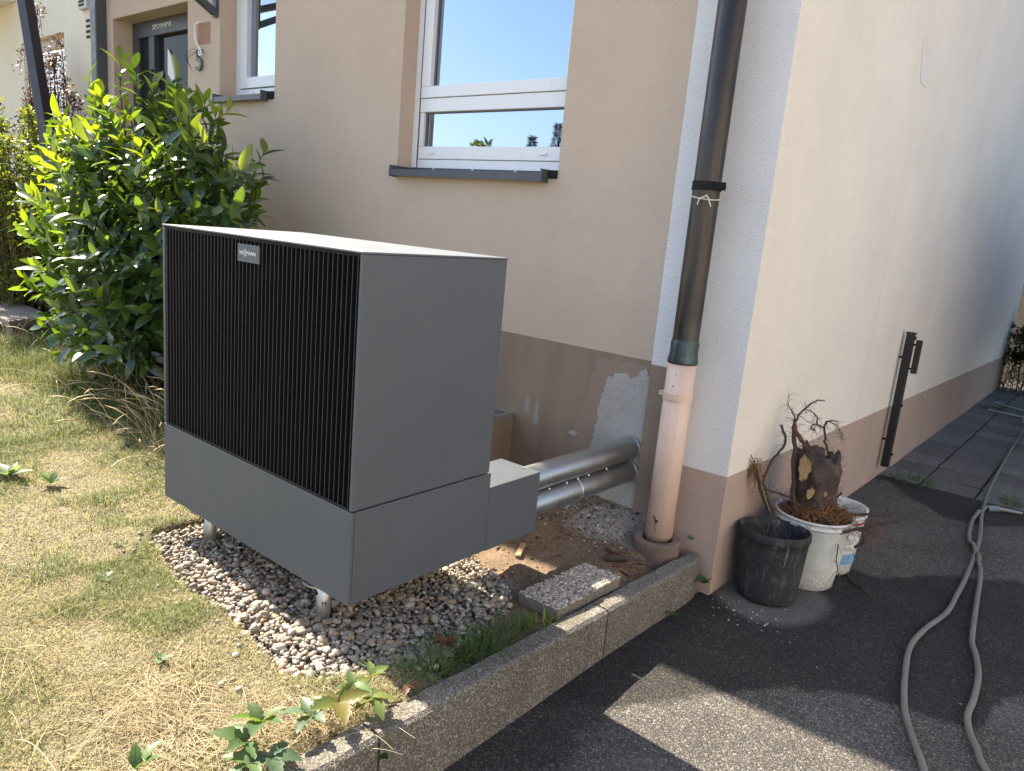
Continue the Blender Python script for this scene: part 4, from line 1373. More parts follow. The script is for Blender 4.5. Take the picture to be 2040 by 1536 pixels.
for i in range(60):           # orange wisps over the right edge
    p0 = img2(.15 + R_.uniform(0, .12), R_.uniform(-.06, .03), .08)
    d = Vector(side) * R_.uniform(.3, 1) + Vector((0, 0, R_.gauss(.05, .4)))
    paths.append(wander(p0, d, R_.uniform(.06, .2), 7, .3, R_, .08)); rads.append(list(np.linspace(R_.uniform(.0007, .0012), .0004, 8)))
    cols.append(np.array([.19, .09, .045]) * R_.uniform(.6, 1.3))
V, F, cc = tubes_np(paths, rads, cols)
link('root_fibres', np_mesh('root_fibres', V, F, cc, fib_m, True), st, kind='stuff')
# crumbly earth in the tub
b = MB(); b.lathe((SX, SY, 0), [(.0001, -.045), (.08, -.05), (.158, -.075)], 30, wob=lambda t, h: .03 * math.sin(5 * t)); b.build('root_earth', simple('dark_root_earth', (.05, .035, .025), .95, .4, 60, 120, 1, .006), st)
# twig fallen on the asphalt beside the pail
b = MB()
tw = crom([(.789, 2.518, zA(2.5) + .006), (.80, 2.45, zA(2.45) + .012), (.845, 2.37, zA(2.37) + .006), (.90, 2.32, zA(2.3) + .01), (.972, 2.258, zA(2.26) + .005)], 5)
b.tube([p + Vector((R_.gauss(0, .002), R_.gauss(0, .002), 0)) for p in tw], list(np.linspace(.006, .0025, len(tw))), 6)
for k in range(16):
    p0 = tw[R_.randrange(len(tw) - 1)]
    b.tube(wander(p0, (R_.gauss(0, 1), R_.gauss(0, 1), .1), R_.uniform(.02, .06), 4, .4, R_, .0), .0012, 4)
tag(b.build('twig', root_m, smooth=True), 'thin broken root lying on the asphalt beside the labelled pail', 'twig')

# =================================================================== PEBBLES
def peb_sites(n, smin, smax):
    x = rng.uniform(-1.15, .31, n); y = rng.uniform(-.27, .80, n)
    keep = bed_in(x, y) > .0
    keep &= ((y < .42) | (x > -.40)) 
    bound = np.interp(x, [-.3, -.1, .0, .08, .15, .25, .31], [.80, .76, .73, .68, .58, .16, .0]) + (fbm(x * 9, y * 9, 61) - .5) * .10
    bound = np.where(x > .19, np.minimum(bound, .62 - (x - .19) * 7.5), bound)
    keep &= (y < bound)
    return x[keep], y[keep], rng.uniform(smin, smax, keep.sum())


variants = []
for k in range(36):
    n1 = rng.normal(0, .05, (len(IV2), 1)) * .5
    V = IV2 * (1 + n1) * np.array([1.0, rng.uniform(.62, .9), rng.uniform(.42, .72)])
    V = V + .10 * np.sin(V[:, [1, 2, 0]] * 2.5 + rng.uniform(0, 6))
    variants.append(np_mesh('pebble', V, IF2, np.tile(peb_cols(1), (len(V), 1)), M['pebble'], True))

x, y, s = peb_sites(17000, .005, .0108)
n = len(x)
z = -.166 + rng.uniform(-.006, .024, n) - np.clip(.04 - bed_in(x, y), 0, .04) * .35
V, F, cc = blobs(np.column_stack([x, y, z]), np.column_stack([s * rng.uniform(1.0, 1.4, n), s * rng.uniform(.75, 1.0, n), s * rng.uniform(.5, .75, n)]), rot_mats(n, .35), peb_cols(n), IV1, IF1, .07)
link('pebbles', np_mesh('pebbles', V, F, cc, M['pebble'], True), gravel_bed, kind='stuff')
x, y, s = peb_sites(1500, .0105, .0165)
vis = np.where((y < .30) | (x > -.22))[0]
d = np.hypot(x[vis] - CAM[0], y[vis] - CAM[1]) / s[vis]
vis = vis[np.argsort(d)][:300]
for i in vis:
    o = bpy.data.objects.new('pebble', variants[rng.integers(0, 36)])
    C.objects.link(o); o.parent = gravel_bed
    o.location = (x[i], y[i], -.146 + rng.uniform(-.003, .006) - max(0, .03 - float(bed_in(x[i], y[i]))) * .4)
    o.scale = (s[i] * 1.15, s[i] * 1.15, s[i])
    o.rotation_euler = (rng.normal(0, .25), rng.normal(0, .25), rng.uniform(0, 6.28))

n = 46
x = rng.uniform(-1.2, .25, n); y = np.interp(x, GF_X, GF_Y) - np.abs(rng.normal(.0, .07, n)) - .012
s = rng.uniform(.004, .010, n)
V, F, cc = blobs(np.column_stack([x, y, lawn_h(x, y) + s * .5]), np.column_stack([s * 1.25, s, s * .7]), rot_mats(n, .3), peb_cols(n), IV1, IF1, .1)
link('stray_pebbles', np_mesh('stray_pebbles', V, F, cc, M['pebble'], True), gravel_bed, kind='stuff')

# broken mortar, chips and bark on the bare earth
n = 9000
x = rng.uniform(-.75, .31, n); y = rng.uniform(.75, 1.69, n)
dens = np.exp(-(((x - (-.02)) / .26) ** 2 + ((y - 1.50) / .22) ** 2)) + .10
k = rng.uniform(0, 1, n) < dens
k &= np.hypot(x - .212, y - 1.53) > .115
k &= ~((x > .12) & (y < 1.08))
x, y = x[k], y[k]; n = len(x)
s = rng.uniform(.0015, .0055, n) * np.where(rng.uniform(0, 1, n) < .06, 2.2, 1)
grey = rng.uniform(0, 1, n) < .62 * np.clip(dens[k] + .1, 0, 1)
cc0 = np.where(grey[:, None], np.array([.36, .355, .35]) * rng.uniform(.5, 1.25, (n, 1)), np.array([.16, .10, .065]) * rng.uniform(.4, 1.6, (n, 1)))
V, F, cc = blobs(np.column_stack([x, y, dirt_h(x, y) + s * .3]), np.column_stack([s * rng.uniform(.8, 1.6, n), s, s * .55]), rot_mats(n, .4), cc0, IV1, IF1, .25)
link('rubble', np_mesh('rubble', V, F, cc, M['chip'], False), bare, kind='stuff')
n = 500
x = rng.uniform(-.6, .31, n); y = rng.uniform(.75, 1.66, n)
dn = np.exp(-(((x + .32) / .25) ** 2 + ((y - 1.3) / .3) ** 2)) + np.exp(-(((x - .24) / .08) ** 2 + ((y - 1.22) / .12) ** 2)) + .06
k = rng.uniform(0, 1, n) < dn; x, y = x[k], y[k]; n = len(x)
s = rng.uniform(.004, .013, n)
V, F, cc = blobs(np.column_stack([x, y, dirt_h(x, y) + .003]), np.column_stack([s * rng.uniform(1.2, 2.6, n), s * .6, s * .18]), rot_mats(n, .3), np.array([.11, .065, .04]) * rng.uniform(.4, 1.7, (n, 1)), IV1, IF1, .2)
link('bark_chips', np_mesh('bark_chips', V, F, cc, M['chip'], False), bare, kind='stuff')
b = MB(); b.obox((-.085, .925, -.148), (-.135, 1.02, -.140), .024, .010, (1, 0, .1)); tag(b.build('wood_offcut', M['wood'], bevel=.002), 'small brown wood offcut on the sunlit earth behind the heat pump', 'offcut')
b = MB()
for (p, q, w) in (((.17, 1.17, -.135), (.315, 1.30, -.15), .016), ((.13, 1.25, -.135), (.28, 1.21, -.135), .007), ((.23, 1.14, -.14), (.30, 1.24, -.13), .006)):
    c = crom([p, ((p[0] + q[0]) / 2 + .01, (p[1] + q[1]) / 2 - .01, (p[2] + q[2]) / 2 + .015), q], 6)
    b = MB(); b.tube([v + Vector((R_.gauss(0, .002), R_.gauss(0, .002), R_.gauss(0, .001))) for v in c], list(np.linspace(w, w * .6, len(c))), 7)
    b.build('surface_root', red_m if w < .01 else root_m, bare, smooth=True)
# loose white crumbs on the asphalt by the corner
n = 60
x = rng.normal(.60, .12, n); y = rng.normal(1.62, .06, n); x[:14] = rng.uniform(.5, 1.9, 14); y[:14] = rng.uniform(1.0, 3.5, 14)
k = x > .46; x, y = x[k], y[k]; n = len(x)
s = rng.uniform(.0015, .0042, n)
V, F, cc = blobs(np.column_stack([x, y, np.array([zA(v) for v in y]) + s * .4]), np.column_stack([s * 1.3, s, s * .6]), rot_mats(n, .3), np.array([.62, .60, .57]) * rng.uniform(.5, 1.1, (n, 1)), IV1, IF1, .2)
link('crumbs', np_mesh('crumbs', V, F, cc, M['chip'], False), asphalt, kind='stuff')

# =================================================================== GRASS
def blades(P, L, Wd_, lean, azim, cols, curl=.5):
    """curved two-segment blades, 5 points each"""
    n = len(P)
    d = np.stack([np.cos(azim), np.sin(azim), np.zeros(n)], 1)
    sidev = np.stack([-np.sin(azim), np.cos(azim), np.zeros(n)], 1)
    upv = np.array([0, 0, 1.0])
    a1 = lean; a2 = np.clip(lean + curl, 0, 1.75)
    m1 = P + (d * np.sin(a1)[:, None] + upv * np.cos(a1)[:, None]) * (L * .5)[:, None]
    tip = m1 + (d * np.sin(a2)[:, None] + upv * np.cos(a2)[:, None]) * (L * .5)[:, None]
    w = (sidev * (Wd_ / 2)[:, None])
    V = np.stack([P - w, P + w, m1 + w * .8, m1 - w * .8, tip], 1).reshape(-1, 3)
    o = (np.arange(n) * 5)[:, None]
    F = np.concatenate([o + np.array([[0, 1, 2]]), o + np.array([[0, 2, 3]]), o + np.array([[3, 2, 4]])], 1).reshape(-1, 3)
    return V, F, np.repeat(cols, 5, 0)


def lawn_pts(n, x0, x1, y0, y1):
    x = rng.uniform(x0, x1, n); y = rng.uniform(y0, y1, n)
    k = (bed_in(x, y) < .012) & (x < .318)
    return x[k], y[k]


def greenness(x, y):
    g = fbm(x * 2.1, y * 2.1, 71, 4) * 1.0 + (fbm(x * 7, y * 7, 75, 3) - .5) * .9
    g = g + .22 * np.clip((-x - 1.4) / 1.2, 0, 1) + .35 * np.clip((y - .25) / .5, 0, 1) * np.clip((-x - 1.6) / .6, 0, 1)
    g = g - .16 * np.clip((.0 - y - .35) / .3, 0, 1)
    return np.clip((g - .50) * 3.4, 0, 1)


STRAW = np.array([(.50, .42, .24), (.43, .36, .19), (.56, .48, .30), (.34, .27, .15)])
GREEN = np.array([(.20, .22, .07), (.14, .18, .06), (.27, .28, .11), (.10, .14, .05)])


def lawn_cols(x, y):
    n = len(x)
    g = greenness(x, y)
    isg = rng.uniform(0, 1, n) < (.32 + .60 * g)
    c = np.where(isg[:, None], GREEN[rng.integers(0, 4, n)], STRAW[rng.integers(0, 4, n)])
    return c * rng.uniform(.75, 1.2, (n, 1)), g


Vs, Fs, Cs, off = [], [], [], 0
for (n, x0, x1, y0, y1, l0, l1, w0, w1) in ((115000, -.95, .32, -1.35, .05, .010, .027, .0010, .0022), (90000, -2.6, -.9, -1.3, 1.2, .014, .034, .0014, .003), (65000, -5.2, -2.5, -1.2, 1.6, .022, .05, .0022, .0045), (26000, -10, -5, -1.5, 1.6, .03, .07, .004, .008)):
    x, y = lawn_pts(n, x0, x1, y0, y1)
    c, g = lawn_cols(x, y); n = len(x)
    L = rng.uniform(l0, l1, n) * (.45 + .75 * g + .75 * fbm(x * 12, y * 12, 83))
    V, F, cc = blades(np.column_stack([x, y, lawn_h(x, y) - .002]), L, rng.uniform(w0, w1, n), np.abs(rng.normal(.85, .42, n)).clip(0, 1.5), rng.uniform(0, 2 * np.pi, n), c, .45)
    Vs.append(V); Fs.append(F + off); Cs.append(cc); off += len(V)
lg = link('lawn_grass', np_mesh('lawn_grass', np.concatenate(Vs), np.concatenate(Fs), np.concatenate(Cs), M['blade']), kind='stuff')
tag(lg, 'short sun-scorched lawn, straw coloured with green patches', 'grass')

# taller green grass under the laurel
n = 34000
x = rng.uniform(-5.2, -1.15, n); y = rng.uniform(.15, 1.55, n)
k = rng.uniform(0, 1, n) < np.clip((y - (.42 - .10 * np.clip(-x - 2, 0, 3))) / .35, 0, 1) * (fbm(x * 4, y * 4, 91) > .33)
x, y = x[k], y[k]; n = len(x)
V, F, cc = blades(np.column_stack([x, y, lawn_h(x, y)]), rng.uniform(.06, .20, n), rng.uniform(.002, .0040, n), np.abs(rng.normal(.45, .3, n)), rng.uniform(0, 2 * np.pi, n), GREEN[rng.integers(0, 4, n)] * rng.uniform(.6, 1.1, (n, 1)), .7)
tag(link('long_grass', np_mesh('long_grass', V, F, cc, M['blade']), kind='stuff'), 'longer uncut green grass along the foot of the laurel', 'grass')


def tuft(name, cx, cy, r, n, l0, l1, w, cols, label, z=None, lean=.45, grp=None):
    a = rng.uniform(0, 2 * np.pi, n); q = np.sqrt(rng.uniform(0, 1, n)) * r
    x, y = cx + q * np.cos(a), cy + q * np.sin(a)
    zz = (np.maximum(lawn_h(x, y), -.16) if z is None else np.full(n, z))
    V, F, cc = blades(np.column_stack([x, y, zz]), rng.uniform(l0, l1, n), rng.uniform(w * .7, w * 1.2, n), np.abs(rng.normal(lean, .3, n)), a + rng.normal(0, .9, n), cols[rng.integers(0, len(cols), n)] * rng.uniform(.7, 1.2, (n, 1)), .75)
    return tag(link(name, np_mesh(name, V, F, cc, M['blade'])), label, 'grass', grp)


DG = np.array([(.075, .13, .035), (.10, .17, .04), (.06, .10, .03), (.14, .19, .06)])
tuft('grass_tuft', .235, .20, .075, 150, .05, .14, .0034, DG, 'dense dark green grass tuft between pebbles and kerb, beside the red creeper leaf', -.165, .5, 'grass tufts along the kerb')
tuft('grass_tuft', .272, .40, .055, 90, .04, .12, .0030, DG, 'grass tuft at the inner kerb edge below the slab corner', -.165, .6, 'grass tufts along the kerb')
tuft('grass_tuft', .292, .585, .040, 60, .03, .09, .0028, np.array([(.20, .27, .05), (.14, .2, .04)]), 'sunlit grass tuft where the slab meets the kerb', -.16, .5, 'grass tufts along the kerb')
tuft('grass_tuft', .225, .0, .07, 130, .05, .13, .0032, np.concatenate([DG, GREEN]), 'grass tuft in front of the pebbles behind the yellowing creeper leaves', -.16, .55, 'grass tufts along the kerb')
tuft('grass_tuft', .285, .30, .05, 130, .05, .15, .0032, DG, 'long-bladed grass tuft leaning over the kerb between red leaf and slab', -.160, .7, 'grass tufts along the kerb')
tuft('grass_tuft', .255, .10, .06, 150, .06, .15, .0034, DG, 'thick green grass tuft just before the red creeper leaf', -.162, .6, 'grass tufts along the kerb')
tuft('grass_tuft', .205, .36, .05, 80, .04, .10, .0028, DG, 'thin grass growing through the pebbles near the slab', -.160, .6, 'grass tufts along the kerb')
tuft('grass_tuft', .25, .50, .04, 70, .04, .11, .0028, DG, 'grass tuft at the near corner of the slab', -.160, .7, 'grass tufts along the kerb')
tuft('grass_tuft', .63, 4.62, .14, 130, .05, .12, .005, DG, 'wide weedy tuft at the front edge of the pavers by the dark post', zA(4.6), .9, 'weeds on the paving edge')
tuft('grass_tuft', 1.26, 4.72, .09, 80, .04, .09, .005, DG, 'small weedy tuft on the paver edge beyond the hose nozzle', zA(4.7), .9, 'weeds on the paving edge')
tuft('grass_tuft', .66, 8.95, .12, 70, .05, .12, .007, DG, 'tuft between the two pale rods on the far pavers', zA(8.9), .9, 'weeds on the paving edge')

# dry stalks
def stalks(name, pts, label, n_each, lmin, lmax, cols, lean, rad=.0011, head=True, spread=.06, cat='dry grass'):
    paths, rads, cc_ = [], [], []
    for (cx, cy) in pts:
        for i in range(n_each):
            x, y = cx + R_.gauss(0, spread), cy + R_.gauss(0, spread)
            if bed_in(np.array(x), np.array(y)) > .02: y = float(np.interp(x, GF_X, GF_Y)) - .02
            p = Vector((x, y, float(lawn_h(np.array([x]), np.array([y]))[0])))
            a = R_.uniform(0, 6.283); tl = abs(R_.gauss(lean, .25)); L = R_.uniform(lmin, lmax)
            d = Vector((math.cos(a) * math.sin(tl), math.sin(a) * math.sin(tl), math.cos(tl)))
            pp = [p.copy()]; k_ = 8
            for j in range(k_):
                d = (d + Vector((math.cos(a) * .05, math.sin(a) * .05, -.05 - .02 * j * (L > .2)))).normalized()
                p = p + d * (L / k_)
                if p.z < -.118: p.z = -.116
                pp.append(p.copy())
            r = rad * R_.uniform(.7, 1.3)
            prof = list(np.linspace(r, r * .5, k_ + 1))
            if head and R_.random() < .55: prof[-3:] = [r * 1.8, r * 2.6, r * .4]
            paths.append(pp); rads.append(prof); cc_.append(cols[R_.randrange(len(cols))] * R_.uniform(.75, 1.15))
    V, F, cc = tubes_np(paths, rads, cc_, 3)
    return tag(link(name, np_mesh(name, V, F, cc, M['straw'], True), kind='stuff'), label, cat)


SC = np.array([(.56, .44, .25), (.48, .37, .20), (.64, .53, .33)])
stalks('dry_stalks', [(-1.9, .52), (-2.1, .62), (-2.3, .5), (-1.75, .42), (-2.5, .62), (-2.8, .6), (-3.1, .62), (-3.4, .66), (-2.0, .75), (-2.4, .75), (-3.7, .7)], 'tall dry grass stalks with seed heads between laurel and heat pump', 24, .22, .55, SC * .9, .5, .0014, spread=.16)
stalks('dry_stalks', [(-4.9, .62), (-5.2, .55), (-4.6, .75)], 'thin dry stalks in front of the stone bench', 10, .2, .42, SC, .4, .0018, spread=.16)
stalks('dry_stalks', [(-.28, -.80), (-.10, -.80), (-.20, -.66), (-.42, -.75), (-.02, -.62), (-.60, -.72)], 'pale bent straw stalks in the near corner of the lawn', 8, .12, .34, SC, .75, .0012, head=False, spread=.09)
stalks('matted_straw', [(.10, -.50), (.02, -.56), (.17, -.40), (-.08, -.60), (.20, -.30), (.12, -.62), (-.12, -.50), (.24, -.22), (-.2, -.45)], 'flattened straw coloured grass beside the near end of the kerb', 130, .04, .13, np.array([(.54, .44, .27), (.45, .36, .21), (.60, .50, .33)]), 1.35, .0009, head=False, spread=.065)

# =================================================================== LEAVES
def leaf_mesh(L=1.0, Wf=.36, fold=.25, curl=.25, seg=6, serr=0.0):
    """unit leaf along +x, upper side +z; returns V (k,3), F quads"""
    xs_ = np.linspace(0, 1, seg + 1)
    w = Wf * .5 * np.sin(np.pi * np.clip(xs_, 0, 1) ** .85) ** .8
    w[0] = .015; w[-1] = .004
    V = []
    for i, (x_, ww) in enumerate(zip(xs_, w)):
        zc_ = -curl * (x_ ** 2) * .5
        k = 1 + (serr if i % 2 else -serr)
        V += [(x_, -ww * k, zc_ + fold * ww), (x_, 0, zc_), (x_, ww * k, zc_ + fold * ww)]
    F = []
    for i in range(seg):
        a = i * 3
        F += [(a, a + 3, a + 4, a + 1), (a + 1, a + 4, a + 5, a + 2)]
    return np.array(V) * np.array([L, L, L]), np.array(F)


def frames(d, nrm):
    d = d / np.linalg.norm(d, axis=1, keepdims=True)
    nrm = nrm - d * np.sum(nrm * d, 1, keepdims=True)
    nrm = nrm / np.maximum(np.linalg.norm(nrm, axis=1, keepdims=True), 1e-6)
    yv = np.cross(nrm, d)
    return np.stack([d, yv, nrm], 2)


def leaf_cloud(P, d, nrm, size, cols, tmpl):
    V0, F0 = tmpl
    R3 = frames(d, nrm)
    n, k = len(P), len(V0)
    V = np.einsum('nij,kj->nki', R3, V0) * size[:, None, None] + P[:, None, :]
    F = F0[None] + (np.arange(n) * k)[:, None, None]
    return V.reshape(-1, 3), F.reshape(-1, F0.shape[1]), np.repeat(cols, k, 0)


def shrub_shoots(c, rad, nsh, seed, up_=.55, zmin=-.05, rmin=.72, rmax=1.05, lump=.22):
    r = np.random.default_rng(seed)
    v = r.normal(0, 1, (nsh, 3)); v /= np.linalg.norm(v, axis=1, keepdims=True)
    q = r.uniform(rmin, rmax, nsh)
    lum = 1 + lump * (fbm(v[:, 0] * 2.2 + 5, v[:, 2] * 2.2 + v[:, 1], seed, 3) - .5) * 2
    tip = np.array(c) + v * np.array(rad) * (q * lum)[:, None]
    d = v * np.array([1, 1, .8]) + np.array([0, 0, up_]) + r.normal(0, .18, (nsh, 3))
    d /= np.linalg.norm(d, axis=1, keepdims=True)
    k = tip[:, 2] > zmin
    return tip[k], d[k], v[k], q[k]


def leaves_on(tip, d, n_leaf, Ls, r, lean0=.55, lean1=1.35, shoot=.28, upbias=.5):
    """leaves spiral along the last part of each shoot"""
    P, D, Nn, T = [], [], [], []
    for i in range(len(tip)):
        a = Vector(d[i]); o1 = a.orthogonal().normalized(); o2 = a.cross(o1)
        ph = r.uniform(0, 6.28)
        L = shoot * r.uniform(.7, 1.3)
        for j in range(n_leaf):
            t = j / (n_leaf - 1)
            base = Vector(tip[i]) - a * (L * (1 - t))
            az = ph + j * 2.4
            rad_ = o1 * math.cos(az) + o2 * math.sin(az)
            le = lean1 + (lean0 - lean1) * t + r.normal(0, .18)
            dd = a * math.cos(le) + rad_ * math.sin(le)
            nn = a * math.sin(le) - rad_ * math.cos(le) + Vector((0, 0, upbias))
            P.append(base); D.append(dd); Nn.append(nn); T.append(t)
    n = len(P)
    return np.array(P), np.array(D), np.array(Nn), np.array(T)


# ---- cherry laurel
lr = np.random.default_rng(11)
LC, LR = (-3.33, .95, .76), (1.12, .62, 1.00)
laurel = thing('laurel_bush', 'large cherry laurel bush with glossy dark leaves and bright backlit top, behind the heat pump', 'bush', (-3.6, .95, -.12))
tip, dirs, sv, q = shrub_shoots(LC, LR, 460, 5, .48, .12, .70, 1.02, .30)
ex, exd, _, _ = shrub_shoots((-3.2, .76, .58), (.80, .42, .58), 110, 6, .45, .14, .7, 1.0, .25)
# single shoots that stand out of the outline
ot = np.array([(-3.7, .95, 1.98), (-3.25, .95, 1.80), (-2.80, .9, 1.66), (-3.95, .85, 1.84), (-2.25, .95, 1.32), (-2.20, .9, 1.12), (-2.28, .95, .92), (-3.4, .9, 1.90), (-4.15, .75, 1.6), (-2.45, .85, 1.45), (-4.35, .7, 1.25), (-4.3, .65, 1.0), (-2.9, .95, 1.68), (-4.0, .9, 1.72)])
od = np.array([(0, 0, 1), (.2, 0, 1), (.4, 0, .9), (-.3, -.1, 1), (.9, -.1, .35), (1, -.1, .1), (1, 0, -.15), (-.1, -.1, 1), (-.6, -.2, .7), (.8, -.1, .5), (-.8, -.3, .4), (-.8, -.4, .3), (.3, -.1, 1), (-.2, 0, 1)], float)
od /= np.linalg.norm(od, axis=1, keepdims=True)
tip = np.concatenate([tip, ex, ot]); dirs = np.concatenate([dirs, exd, od])
k = tip[:, 1] < 1.52
tip, dirs = tip[k], dirs[k]
P, D, Nn, T = leaves_on(tip, dirs, 11, .12, lr, .5, 1.3, .30, .55)
n = len(P)
size = lr.uniform(.070, .160, n)
dark = np.array([(.034, .074, .030), (.046, .094, .035), (.029, .062, .028), (.058, .110, .037)])
young = np.array([(.10, .155, .030), (.085, .14, .03)])
cols = dark[lr.integers(0, 4, n)] * lr.uniform(.8, 1.25, (n, 1))
isy = (T > .62) & (P[:, 2] > .95 + lr.normal(0, .28, n)) & (lr.uniform(0, 1, n) < .75)
cols[isy] = young[lr.integers(0, 2, isy.sum())] * lr.uniform(.8, 1.2, (isy.sum(), 1))
T0 = leaf_mesh(1, .39, .28, .45, 6)
# the 300 leaves that show largest (near the camera, on the outside) become objects
cv = np.array(CAM) - P
dist = np.linalg.norm(cv, axis=1)
ctr = np.array([-3.3, .85, .7])
outw = np.sum((P - ctr) * cv / dist[:, None], 1)
face = np.abs(np.sum(Nn / np.linalg.norm(Nn, axis=1, keepdims=True) * cv / dist[:, None], 1))
score = size / dist * (.3 + face) * np.clip((outw + .15) * 2.5, .02, 1)
big = np.argsort(-score)[:300]
rest = np.ones(n, bool); rest[big] = False
V, F, cc = leaf_cloud(P[rest], D[rest], Nn[rest], size[rest], cols[rest], T0)
link('foliage', np_mesh('foliage', V, F, cc, M['laurel'], True), laurel, kind='stuff')
lv = []
for g in range(10):
    V0, F0 = leaf_mesh(1, lr.uniform(.34, .44), lr.uniform(.15, .4), lr.uniform(.2, .8), 6)
    c = young[g % 2] * lr.uniform(.85, 1.15) if g >= 7 else dark[g % 4] * lr.uniform(.85, 1.2)
    lv.append(np_mesh('leaf', V0, F0, np.tile(c, (len(V0), 1)), M['laurel'], True))
R3 = frames(D[big], Nn[big])
for i, bi in enumerate(big):
    g = lr.integers(7, 10) if isy[bi] else lr.integers(0, 7)
    o = bpy.data.objects.new('leaf', lv[g]); C.objects.link(o); o.parent = laurel
    o.matrix_parent_inverse = Matrix.Translation(-Vector(laurel.location))
    mm = Matrix.Identity(4)
    for a in range(3):
        for b_ in range(3): mm[a][b_] = R3[i][a][b_] * size[bi]
        mm[a][3] = P[bi][a]
    o.matrix_basis = mm
# dim inner leaves so that the crown is dense
n2 = 1500
v = lr.normal(0, 1, (n2, 3)); v /= np.linalg.norm(v, axis=1, keepdims=True)
pin = np.array(LC) + v * np.array(LR) * (lr.uniform(.25, .78, n2) ** .6)[:, None]
pin = pin[pin[:, 2] > -.02]; n2 = len(pin)
V, F, cc = leaf_cloud(pin, lr.normal(0, 1, (n2, 3)), lr.normal(0, .6, (n2, 3)) + np.array([0, 0, 1.]), lr.uniform(.09, .14, n2), dark[lr.integers(0, 4, n2)], T0)
link('inner_foliage', np_mesh('inner_foliage', V, F, cc, M['laurel'], True), laurel, kind='stuff')
b = MB(); stems = []
for i in range(0, len(tip)):
    bx_ = Vector((-3.3 + lr.normal(0, .22), .9 + lr.normal(0, .1), -.12))
    tp = Vector(tip[i]); dv = Vector(dirs[i])
    if i % 3 == 0:
        stems.append(crom([bx_, bx_.lerp(tp, .45) + Vector((0, 0, .1)), tp - dv * .3, tp], 4))
    else:
        stems.append([tp - dv * .36, tp - dv * .15, tp])
V, F, cc = tubes_np(stems, [list(np.linspace(.011 if len(s_) > 4 else .004, .002, len(s_))) for s_ in stems], [np.array([.10, .11, .05]) if len(s_) < 5 else np.array([.09, .075, .05]) for s_ in stems], 5)
link('branches', np_mesh('branches', V, F, cc, M['straw'], True), laurel, kind='stuff')

# ---- rhododendron-like sprig between laurel and pump
sp_ = thing('evergreen_seedling', 'low leafy shrub with broad lighter leaves at the left edge of the heat pump', 'shrub', (-2.2, .80, -.12))
whorls = [(-2.42, .72, .52), (-2.18, .74, .40), (-2.30, .66, .24), (-2.08, .72, .20), (-2.0, .80, .48)]
V_, F_, = leaf_mesh(1, .40, .2, .25, 6)
lm = [np_mesh('leaf', V_, F_, np.tile(np.array(c), (len(V_), 1)), M['laurel'], True) for c in ((.085, .13, .045), (.11, .155, .05), (.07, .115, .05))]
for (wx, wy, wz) in whorls:
    b = MB(); b.tube(crom([(-2.15, .85, -.12), ((wx - 2.15) / 2, (wy + .85) / 2, wz * .5), (wx, wy, wz)], 5), .006, 6); b.build('stem', M['bark'], sp_, smooth=True)
    for j in range(8):
        az = j * 2 * math.pi / 8 + wx * 7; tl = random.uniform(.85, 1.35)
        d = np.array([[math.cos(az) * math.sin(tl), math.sin(az) * math.sin(tl), math.cos(tl)]])
        nn = np.array([[0, 0, 1.0]])
        R1 = frames(d, nn)[0]; s_ = random.uniform(.11, .165)
        o = bpy.data.objects.new('leaf', lm[j % 3]); C.objects.link(o); o.parent = sp_
        o.matrix_parent_inverse = Matrix.Translation(-Vector(sp_.location))
        mm = Matrix.Identity(4)
        for a in range(3):
            for b_ in range(3): mm[a][b_] = R1[a][b_] * s_
            mm[a][3] = (wx, wy, wz)[a]
        o.matrix_basis = mm

# ---- arching small-leaved shrub at the left
def small_shrub(name, label, base, n_br, spread, height, cols, leaf, seed, mat, nleaf, brcol, droop=.5, cat='shrub'):
    r = np.random.default_rng(seed)
    t_ = thing(name, label, cat, base)
    paths, rads, bc = [], [], []; P, D, Nn = [], [], []
    for i in range(n_br):
        a = r.uniform(0, 6.283); k = r.uniform(.35, 1)
        ex_ = np.array([math.cos(a) * spread[0] * k, math.sin(a) * spread[1] * k])
        h = height * r.uniform(.55, 1.0) * (1 - .35 * k)
        p0 = Vector(base) + Vector((r.normal(0, .12), r.normal(0, .08), 0))
        p1 = p0 + Vector((ex_[0] * .45, ex_[1] * .45, h * .85))
        p2 = p0 + Vector((ex_[0] * .85, ex_[1] * .85, h)); p3 = p0 + Vector((ex_[0] * 1.15, ex_[1] * 1.15, h * (1 - droop * .4)))
        c = crom([p0, p1, p2, p3], 7)
        paths.append(c); rads.append(list(np.linspace(.006, .0015, len(c)))); bc.append(np.array(brcol))
        m_ = len(c)
        for j in range(nleaf):
            tt = r.uniform(.03, 1) * (m_ - 1.001); q_ = int(tt)
            pp = c[q_].lerp(c[q_ + 1], tt - q_) + Vector(r.normal(0, .028, 3))
            P.append(pp[:]); d_ = r.normal(0, 1, 3) + np.array([0, 0, .3]); D.append(d_); Nn.append(r.normal(0, .5, 3) + np.array([0, 0, 1]))
    P, D, Nn = np.array(P), np.array(D), np.array(Nn); n_ = len(P)
    V, F, cc = leaf_cloud(P, D, Nn, r.uniform(leaf * .6, leaf * 1.3, n_), np.array(cols)[r.integers(0, len(cols), n_)] * r.uniform(.7, 1.25, (n_, 1)), leaf_mesh(1, .5, .2, .2, 3))
    link('foliage', np_mesh('foliage', V, F, cc, mat, True), t_, kind='stuff')
    V, F, cc = tubes_np(paths, rads, bc, 5)
    link('branches', np_mesh('branches', V, F, cc, M['straw'], True), t_, kind='stuff')
    return t_


